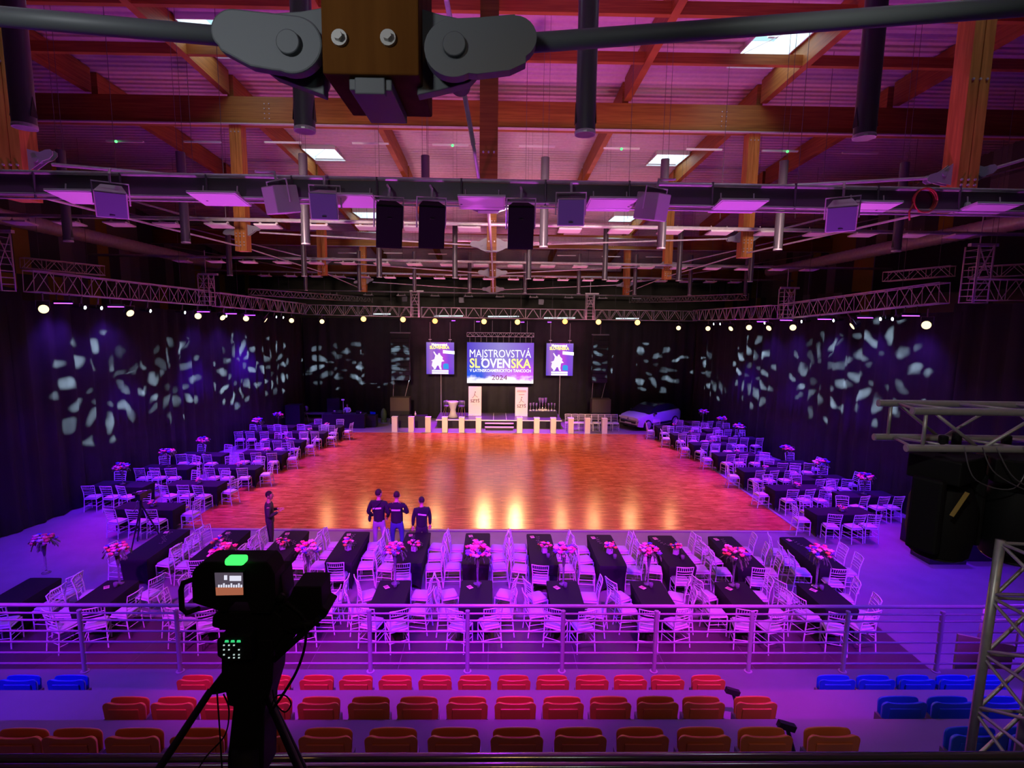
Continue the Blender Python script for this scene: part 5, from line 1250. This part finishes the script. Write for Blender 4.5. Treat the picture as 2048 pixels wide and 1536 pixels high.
# ---- car
def car(loc, rz):
    t = thing('car', 'white hatchback car parked at the far right corner of the hall', 'car', loc, rz)
    Lc = 4.2; hw = .88
    # stations along x (front is -x): (x, half width, sill z, belt z)
    prof = [(-2.10, .62, .42, .66), (-2.05, .74, .30, .80), (-1.85, .84, .24, .88), (-1.3, .88, .22, .97), (-.7, .89, .22, 1.02), (0, .89, .22, 1.03), (.8, .89, .22, 1.05), (1.4, .88, .24, 1.07), (1.8, .84, .30, 1.08), (2.05, .76, .42, 1.0), (2.1, .70, .5, .85)]
    rg = []
    for x, w_, zs, zb2 in prof: rg.append([V((x, y * w_, z)) for y, z in ((-.96, zs), (-1, zs + .25), (-1.0, zb2 - .16), (-.92, zb2), (-.5, zb2 + .035), (.5, zb2 + .035), (.92, zb2), (1.0, zb2 - .16), (1, zs + .25), (.96, zs))])
    k = MB(); k.loft(rg); k.build('bodywork', mat('car_paint', (.72, .70, .74), .22), t, 35)
    cab = [(-1.15, .70, 1.0), (-.45, .66, 1.38), (.1, .65, 1.47), (.9, .64, 1.46), (1.5, .63, 1.36), (1.95, .70, 1.06)]
    rg = [[V((x, -w_ * 1.12 if z > 1.1 else -w_ * 1.15, 1.0)), V((x, -w_, z)), V((x, w_, z)), V((x, w_ * 1.12 if z > 1.1 else w_ * 1.15, 1.0))] for x, w_, z in cab]
    k = MB(); k.loft(rg); k.build('glasshouse', mat('car_glass', (.02, .02, .03), .06), t)
    k = MB(); k.loft([[V((x, -w_ * .98, z + .004)), V((x, -w_ * .9, z + .035)), V((x, w_ * .9, z + .035)), V((x, w_ * .98, z + .004))] for x, w_, z in cab[1:5]]); k.build('roof', 'blackgloss', t)
    for x in (-1.32, 1.30):
        for s in (-1, 1):
            k = MB(); Ry = Matrix.Rotation(PI / 2, 3, 'X'); k.lathe([(.20, -.1), (.32, -.11), (.345, -.05), (.345, .05), (.32, .11), (.2, .1)], (x, s * .82, .345), 22, Ry); w = k.build('wheel', 'black', t, 40)
            k = MB(); k.lathe([(.24, -.112), (.25, -.10), (.25, .10), (.24, .112)], (x, s * .82, .345), 18, Ry)
            for j in range(5):
                a = j * 2 * PI / 5; k.beam((x, s * .935, .345), (x + .23 * cos(a), s * .935, .345 + .23 * math.sin(a)), .015, .06, (0, 1, 0))
            k.build('rim', 'steel_light', w)
    k = MB()
    for s in (-1, 1): k.box((-1.98, s * .60, .76), (.16, .36, .09), rz=s * .35)
    k.build('headlight', mat('headlight_glass', (.9, .9, .95), .1), t)
    k = MB(); k.box((-2.105, 0, .52), (.02, 1.15, .14)).box((-2.08, 0, .33), (.05, 1.3, .1)); k.build('grille', 'black', t)
    k = MB(); k.prism([(0, -.09), (.06, 0), (0, .09), (-.06, 0)], 0, .015, (-2.125, 0, .72), (0, 1, 0), (0, 0, 1), (-1, 0, 0)); k.build('emblem', 'chrome', t)
    MB().box((-2.12, 0, .45), (.01, .5, .11)).build('number_plate', 'white', t)
    k = MB()
    for s in (-1, 1): k.ball((-.75, s * .98, 1.05), (.09, .1, .07), 10, 6)
    k.build('mirror', 'blackgloss', t, True)
    k = MB()
    for s in (-1, 1): k.box((0, s * .888, .36), (2.3, .03, .14))
    k.build('sill_trim', 'black', t)
    return t
cc = G(1312, 858, 0); cr = car((cc.x - .1, cc.y + 1.1, 0), math.radians(35)); cr.scale = (1.13, 1.13, 1.1)
# ================================================================ GRANDSTAND SEATS AND RAILS
def make_seat(mt, name='tip_up_seat'):
    t = thing(name, 'x', 'seat'); w_ = .20
    def shell(y0, z0, z1, ww, dip, th, lean):
        rg = []; n = 8
        for yy in (0, th):
            pass
        pts = [(-ww * .92, z0)]
        for a in range(6): pts.append((-ww + .05 * (1 - cos(a * PI / 10)) * 1.0, z1 - .05 + .05 * math.sin(a * PI / 10)))
        for i in range(1, 6): x = -ww + .05 + (2 * ww - .1) * i / 6; pts.append((x, z1 + dip * (1 - (x / ww) ** 2)))
        for a in range(5, -1, -1): pts.append((ww - .05 * (1 - cos(a * PI / 10)), z1 - .05 + .05 * math.sin(a * PI / 10)))
        pts.append((ww * .92, z0))
        k = MB()
        A_ = [V((x, y0 + lean * (z - z0) , z)) for x, z in pts]; B_ = [V((x * .93, y0 + th + lean * (z - z0), z - (.02 if z > z0 + .1 else 0))) for x, z in pts]
        k.loft([A_, B_]); return k
    k = shell(.012, .30, .686, w_ + .015, -.018, .042, -.05); k.build('backrest', mt, t, 50, bevel=.008)
    k = MB(); k.box((0, -.0, .50), (.30, .012, .24), rx=.10); k.build('back_panel', mt, t, bevel=.02)
    k = shell(.085, .33, .678, w_ - .002, .008, .034, .0); k.build('seat_pan', mt, t, 50, bevel=.012)
    k = MB()
    for s in (-1, 1): k.b2(s * .20 - .012, s * .20 + .012, .0, .10, .12, .50)
    k.b2(-.21, .21, .02, .06, .10, .15).b2(-.02, .02, -.02, .1, 0, .14); k.build('bracket', 'steel_dark', t); return t
so = Proto(make_seat('seat_orange'))
def seat_pos(px, py, y, z): p = P(px, py, y); return V((p.x, y, z))
R1 = [386, 465, 545, 632, 711, 790, 870, 949, 1028, 1106, 1185, 1262, 1337, 1419]
R2 = [246, 342, 440, 538, 636, 737, 835, 934, 1031, 1127, 1222, 1317, 1410, 1515]
R3 = [27, 137, 263, 393, 520, 650, 782, 908, 1034, 1161, 1286, 1410, 1534, 1669]
for R_, y, py, z, lab in ((R1, 6.22, 1350, 2.53, 'front'), (R2, 4.94, 1395, 3.22, 'middle'), (R3, 3.86, 1480, 3.78, 'nearest')):
    for i, px in enumerate(R_):
        p = P(px, py, y); so.put((p.x, y, z), 0, '%s folded orange seat in the %s of three orange rows' % (which(i, 14), lab), 'orange seats, %s row' % lab)
sb = Proto(make_seat('seat_blue'))
for xs_, y, py, z, lab in (([-60, 33, 130], 6.22, 1350, 2.53, 'at the left end of the front row'), ([1677, 1757, 1838, 1918, 1985], 6.22, 1350, 2.53, 'right of the orange front row'), ([1812, 1912, 2010], 4.94, 1395, 3.22, 'right of the orange middle row'), ([1960, 2080], 3.86, 1480, 3.78, 'behind the truss tower')):
    for i, px in enumerate(xs_):
        p = P(px, py, y); sb.put((p.x, y, z), 0, '%s folded blue seat %s' % (which(i, len(xs_)) if len(xs_) > 2 else ('leftmost', 'rightmost')[i], lab), 'blue seats', scale=(1.1, 1, 1))
# front guard rail
ry = 7.32; t = thing('guard_rail', 'long grey metal guard rail before the grandstand seats', 'railing')
posts = [165, 357, 548, 740, 935, 1125, 1310, 1500, 1690, 1878, 2062]
for px in [-28] + posts:
    x = P(px, 1290, ry).x; k = MB(); k.tube((x, ry, 2.53), (x, ry, 3.50), .033, 12).lathe([(.06, 0), (.06, .012), (0, .012)], (x, ry, 2.53), 12); k.build('post', 'rail', t, 40)
MB().tube((-12, ry + .02, 3.56), (12, ry + .02, 3.56), .027, 12).build('handrail', 'rail', t, True)
for z in (2.66, 2.83, 3.00, 3.17, 3.34, 3.45)[:6]: MB().tube((-12, ry, z), (12, ry, z), .015, 6).build('rail_bar', 'rail', t, True)
# glossy parapet rails in the foreground
t = thing('parapet_rail', 'two dark glossy rails along the parapet at the bottom edge', 'railing')
a = P(989, 1508, 2.40); b = P(989, 1526, 2.15)
MB().tube((-8, 2.40, a.z - .02), (8, 2.40, a.z - .02), .022, 12).build('rail_bar', M.setdefault('railgloss', mat('rail_gloss', (.30, .30, .30), .2, .9)), t, True)
MB().tube((-8, 2.15, b.z - .02), (8, 2.15, b.z - .02), .018, 12).build('rail_bar', 'railgloss', t, True)
MB().b2(-8, 8, 2.1, 2.42, b.z - .22, a.z - .05).build('coping', 'blackgloss', t)
# small dark clamps at the seat row ends
for px, py, y, lab in ((1465, 1383, 5.6, 'middle'), (1573, 1452, 4.4, 'nearest')):
    p = P(px, py, y); k = MB(); k.box(p, (.16, .05, .06), ry=.3); k.tube(p + V((0, 0, 0)), p + V((.12, 0, -.35)), .018, 6); tag(k.build('microphone_clamp', 'black'), 'small black clamp sticking up at the right end of the %s orange row' % lab, 'clamp')
# ================================================================ BROADCAST CAMERA ON ITS TRIPOD
y0 = 1.95
def pc(px, py, y=y0): return P(px, py, y)
def plate(mb, pts, y, th):
    ps = [P(a, b, y) for a, b in pts]; mb.prism([(p.x, p.z) for p in ps], 0, th, (0, y, 0), (1, 0, 0), (0, 0, 1), (0, 1, 0)); return mb
t = thing('broadcast_camera', 'large black television camera on a tripod in the left foreground', 'camera')
k = MB(); plate(k, [(383, 1147), (390, 1136), (402, 1128), (409, 1124), (532, 1124), (541, 1134), (548, 1150), (550, 1205), (540, 1228), (502, 1228), (494, 1205), (462, 1205), (452, 1226), (438, 1223), (422, 1218), (402, 1212), (384, 1206)], y0, .11); k.build('viewfinder_housing', 'rigblack', t, bevel=.006)
k = MB(); plate(k, [(426, 1143), (488, 1143), (489, 1194), (430, 1194)], y0 - .012, .012)
vf = k.build('viewfinder_bezel', 'rigblack', t)
# viewfinder picture
def vf_mat():
    m = bpy.data.materials.new('viewfinder_picture'); m.use_nodes = True; nt = m.node_tree; N = nt.nodes.new; L = nt.links.new; nt.nodes.remove(nt.nodes['Principled BSDF'])
    e = N('ShaderNodeEmission'); L(e.outputs[0], nt.nodes['Material Output'].inputs[0]); tc = N('ShaderNodeTexCoord'); sp = N('ShaderNodeSeparateXYZ'); L(tc.outputs['Generated'], sp.inputs[0])
    r = N('ShaderNodeValToRGB'); c = r.color_ramp.elements; r.color_ramp.interpolation = 'CONSTANT'; c[0].color = (.42, .13, .07, 1); c[1].position = .36; c[1].color = (.09, .07, .10, 1); L(sp.outputs[2], r.inputs[0]); L(r.outputs[0], e.inputs[0]); e.inputs[1].default_value = .9; return m
k = MB(); plate(k, [(429, 1146), (485, 1146), (486, 1190), (432, 1191)], y0 - .016, .003); k.build('viewfinder_screen', vf_mat(), t)
k = MB(); plate(k, [(459, 1152), (482, 1152), (482, 1162), (459, 1162)], y0 - .019, .002); plate(k, [(448, 1151), (454, 1151), (454, 1160), (448, 1160)], y0 - .019, .002)
for i in range(10): plate(k, [(436 + i * 5, 1170 - (i % 3 == 2) * 3), (439 + i * 5, 1170 - (i % 3 == 2) * 3), (439 + i * 5, 1175), (436 + i * 5, 1175)], y0 - .019, .002)
k.build('screen_detail', emit('vf_detail', (.85, .85, 1), .9), t)
k = MB(); c = pc(473, 1120, y0 - .01); k.box((0, 0, 0), (.072, .05, .028)); o = k.build('tally_light', 'led_green', t, bevel=.01); o.location = c
k = MB(); k.path([pc(388, 1158, y0), pc(366, 1166, y0), pc(362, 1180, y0), pc(364, 1218, y0), pc(374, 1226, y0), pc(398, 1217, y0)], .010, 8); k.build('hand_grip', 'rigblack', t, True)
k = MB(); plate(k, [(428, 1228), (440, 1224), (548, 1222), (566, 1236), (575, 1262), (548, 1300), (545, 1330), (470, 1310), (438, 1278), (452, 1262), (423, 1254), (424, 1236)], y0 + .04, .14); k.build('camera_body', 'rigblack', t, bevel=.006)
k = MB(); plate(k, [(520, 1150), (560, 1150), (566, 1200), (556, 1250), (520, 1260)], y0 + .05, .13); k.build('lens_barrel', 'rigblack', t, bevel=.01)
k = MB(); plate(k, [(433, 1282), (440, 1274), (500, 1270), (505, 1320), (450, 1325), (434, 1312)], y0 - .04, .06); k.build('control_box', 'rigblack', t, bevel=.005)
k = MB(); rnd = random.Random(2)
for cx_ in (453, 465, 477): plate(k, [(cx_ - 3, 1281), (cx_ + 3, 1281), (cx_ + 4, 1285), (cx_ - 4, 1285)], y0 - .045, .003)
k.build('green_button', emit('button_green', (.05, .8, .25), .8), t)
k = MB()
for i in range(4):
    for j, (yy) in enumerate((1290, 1299, 1309, 1315)):
        if (i + j) % 4 == 3: continue
        plate(k, [(446 + i * 10, yy), (449 + i * 10, yy), (449 + i * 10, yy + 2), (446 + i * 10, yy + 2)], y0 - .045, .003)
k.build('button_light', emit('button_white', (.7, .9, .85), .7), t)
k = MB(); plate(k, [(442, 1318), (442, 1348), (425, 1369), (416, 1380), (420, 1391), (432, 1390), (451, 1386), (456, 1412), (466, 1414), (463, 1438), (455, 1511), (454, 1560), (526, 1560), (528, 1424), (544, 1369), (547, 1311), (545, 1280), (500, 1280)], y0 + .02, .14); k.build('pan_head', 'rigblack', t, bevel=.006)
k = MB(); plate(k, [(546, 1268), (592, 1268), (590, 1273), (553, 1308), (550, 1314), (547, 1314)], y0 + .05, .02); k.build('side_arm', 'rigblack', t)
k = MB(); plate(k, [(588, 1173), (642, 1173), (644, 1215), (658, 1223), (652, 1234), (636, 1246), (619, 1253), (606, 1262), (592, 1270), (566, 1262), (560, 1218), (574, 1205)], y0 + .02, .12); k.build('zoom_control', 'rigblack', t, bevel=.005)
k = MB(); k.tube(pc(548, 1320), pc(640, 1235), .012, 8).tube(pc(556, 1200), pc(566, 1190), .012, 8); k.path([pc(560, 1215), pc(575, 1205), pc(600, 1225), pc(615, 1245), pc(640, 1250)], .008, 6); k.tube(pc(585, 1252, y0 - .02), pc(628, 1246, y0 - .02), .014, 8); k.build('pan_bar', 'rigblack', t, True)
for a, b, ya, yb in (((422, 1380), (303, 1560), 1.95, 1.75), ((535, 1395), (608, 1560), 1.98, 1.7), ((545, 1410), (618, 1560), 2.05, 2.0)):
    p = P(a[0], a[1], ya); q = P(b[0], b[1], yb); d = (q - p).normalized(); q2 = p + d * ((5.12 - p.z) / d.z); o = MB().tube(p, q2, .014, 8, .018).build('tripod_leg', 'rigblack', t, True)
k = MB(); k.tube(pc(490, 1500), V((pc(490, 1500).x, y0, 5.12)), .05, 12); k.build('tripod_column', 'rigblack', t, True)
for pts, lab in (([(605, 1245), (612, 1262), (608, 1300), (592, 1345), (565, 1390), (540, 1425)], 'thick black cable curving down from the zoom control'), ([(434, 1385), (438, 1440), (444, 1536), (446, 1580)], 'thin black cable hanging straight under the camera head'),
                 ([(447, 1388), (458, 1420), (450, 1470), (415, 1510), (395, 1540)], 'thin black cable bowing left under the camera head'), ([(540, 1425), (550, 1395), (570, 1391), (582, 1408), (570, 1424), (552, 1408), (545, 1380)], 'small loop of thin cable beside the pan head')):
    sm = []
    for i in range(len(pts) - 1):
        p_ = [P(*pts[max(i - 1, 0)], y0 - .03), P(*pts[i], y0 - .03), P(*pts[i + 1], y0 - .03), P(*pts[min(i + 2, len(pts) - 1)], y0 - .03)]
        for u in [j / 6 for j in range(6 if i < len(pts) - 2 else 7)]:
            sm.append(.5 * (2 * p_[1] + (p_[2] - p_[0]) * u + (2 * p_[0] - 5 * p_[1] + 4 * p_[2] - p_[3]) * u * u + (3 * p_[1] - p_[0] - 3 * p_[2] + p_[3]) * u ** 3))
    o = MB().path(sm, .0055 if 'thick' in lab else .003, 6).build('camera_cable', 'rigblack', None, True); tag(o, lab, 'cable')
# ================================================================ RIGHT FOREGROUND: TRUSS, FIXTURES, TOWER
M['alu_dark'] = mat('aluminium_dull', (.42, .42, .42), .42, .5, noise=.08, nscale=20)
ya, yb = 3.62, 3.30
fa = P(1825, 822, yb); fb = P(1812, 896, yb); ba = P(1757, 806, ya); bb = P(1748, 874, ya)
t = thing('foreground_truss', 'grey aluminium box truss reaching in from the right edge', 'truss')
XR = 5.2
for p in (fa, fb, ba, bb): MB().tube(p, (XR, p.y, p.z - (XR - p.x) * .006), .025, 14).tube(p + V((-.003, 0, 0)), p + V((.0, 0, 0)), .017, 14).build('chord', 'alu_dark', t, 40)
k = MB()
for (u, l) in ((fa, fb), (ba, bb)):
    xs_ = [u.x + .09, u.x + .48, u.x + .87, u.x + 1.26, u.x + 1.65]
    k.tube((xs_[0], u.y, u.z), (xs_[0], u.y, l.z), .011, 8)
    for i in range(4):
        k.tube((xs_[i] + (.04 if i % 2 == 0 else .0), u.y, u.z if i % 2 == 0 else l.z), (xs_[i + 1] - .02, u.y, l.z if i % 2 == 0 else u.z), .011, 8)
for p, q in ((fa, ba), (fb, bb)):
    k.tube(V((p.x + .06, p.y, p.z)), V((q.x + .13, q.y, q.z)), .009, 8)
    for i in range(4): k.tube((p.x + .4 + i * .4, p.y, p.z), (p.x + .15 + i * .4, q.y, q.z), .009, 8)
k.build('bracing', 'alu_dark', t, True)
# moving head lights hanging below
def moving_head(c, lab, ang):
    t = thing('moving_head_light', lab, 'stage light', c, ang)
    k = MB(); k.box((0, 0, -.10), (.40, .30, .16)); k.tube((-.1, 0, 0), (-.1, 0, .12), .03, 8).tube((.1, 0, 0), (.1, 0, .12), .03, 8); k.build('base', 'rigblack', t, bevel=.02)
    for s in (-1, 1): MB().box((s * .23, 0, -.40), (.07, .18, .50)).build('yoke_arm', 'rigblack', t, bevel=.02)
    k = MB(); k.lathe([(.05, -.72), (.17, -.70), (.19, -.55), (.19, -.35), (.15, -.24), (.08, -.22)], n=18); k.build('head', 'rigblack', t, 40)
    k = MB(); k.lathe([(0, -.735), (.14, -.73), (.16, -.71)], n=18); k.build('lens', 'blackgloss', t, True); return t
p = P(1905, 925, 3.42); moving_head((p.x, 3.46, fb.z - .06), 'black moving head light under the right foreground truss, left one', .5)
p = P(2010, 925, 3.42); moving_head((p.x + .1, 3.40, fb.z - .06), 'black moving head light under the right foreground truss, right one', -.4)
rnd = random.Random(6); 
for i in range(6):
    x0_ = 2.95 + i * .13; pts = [V((x0_ + rnd.uniform(-.05, .05), 3.25, fb.z + .02)), V((x0_ + .1, 3.22, fb.z - .10 - rnd.random() * .1)), V((x0_ + .3 + rnd.random() * .15, 3.24, fb.z - .18 - rnd.random() * .25)), V((x0_ + .5, 3.26, fb.z - .05 - rnd.random() * .1)), V((x0_ + .66, 3.26, fb.z + .02))]
    sm = []
    for q in range(4):
        a_, b_, c_, d_ = pts[max(q - 1, 0)], pts[q], pts[q + 1], pts[min(q + 2, 4)]
        sm += [.5 * (2 * b_ + (c_ - a_) * u + (2 * a_ - 5 * b_ + 4 * c_ - d_) * u * u + (3 * b_ - a_ - 3 * c_ + d_) * u ** 3) for u in [w / 6 for w in range(6 if q < 3 else 7)]]
    o = MB().path(sm, .004, 6).build('hanging_cable', 'tube', None, True); tag(o, 'dark loose cable under the right foreground truss, %s of six from the left' % ORD[i], 'cable', 'loose cables under the truss')
k = MB(); a = P(1935, 985, 3.2); b = P(1903, 1032, 3.2); k.beam(a, b, .03, .004); tag(k.build('warning_ribbon', mat('ribbon_yellow', (.35, .25, .05), .6)), 'narrow yellowish safety strap hanging below the right truss', 'strap')
# lattice tower at the right edge
t = truss('truss_tower', 'leaning purple-lit lattice tower in the right foreground', P(1985, 1530, 3.05), P(2052, 1082, 3.10), .34, .32, .36, .026, group=None, up=(0, -1, 0), mt='alu_dark', r2=.011, hang=False)
# dark clutter by the right drape
for px, py, w_, h_, dd, lab in ((1905, 1118, 1.2, 1.0, 18.0, 'black speaker case beneath the right foreground lights'), (1975, 1112, 1.3, 1.3, 17.2, 'tall black case nearest the right edge of the picture'), (1862, 1088, .6, .8, 18.8, 'small black case by the near right drape')):
    p = G(px, py, 0); p.x -= .5; o = MB().b2(-w_ / 2, w_ / 2, -.4, .4, 0, h_).build('equipment_case', 'black'); o.location = p; tag(o, lab, 'case')
k = MB(); 
for px, py in ((1840, 1074), (1843, 1092)): k.box(G(px, py, .15), (.3, .2, .12), rz=.4)
tag(k.build('reflective_case_corner', 'rail'), 'pale metal fittings on the floor beside the right cases', 'fittings')
o = MB().box(P(1908, 1080, 17.2), (.55, .04, .18), ry=.15).box(P(1915, 1093, 17.2), (.45, .04, .14)).build('shine_patch', emit('cream_shine', (.75, .75, .45), .8)); tag(o, 'pair of cream patches with painted shine among the dark cases at right', 'panel')  # shine on the cases put in as emission
# service steps and board right of the rail
t = thing('stair_railing', 'small pale stair railing beyond the guard rail at the right edge', 'railing')
q = P(1968, 1212, 8.6); k = MB()
k.tube(q, q + V((1.4, .1, -.03)), .022, 8)
for dx in (0, .7, 1.4): k.tube(q + V((dx + .02, 0, 0)), q + V((dx - .05, 0, -1.0)), .02, 8)
for dz in (-.25, -.5, -.75): k.tube(q + V((-.01 + dz * .05, 0, dz)), q + V((1.4, 0, dz)), .012, 6)
k.build('frame', 'rail', t, True)
q = P(1965, 1320, 8.0); o = MB().prism([(-.45, -q.z), (.5, -q.z), (.5, .25), (-.45, .45)], 0, .04, q, (1, 0, 0), (0, 0, 1), (0, 1, 0)).build('side_board', mat('board_pink_grey', (.40, .34, .40), .7)); tag(o, 'pale slanted board beyond the guard rail near the right tower', 'board')
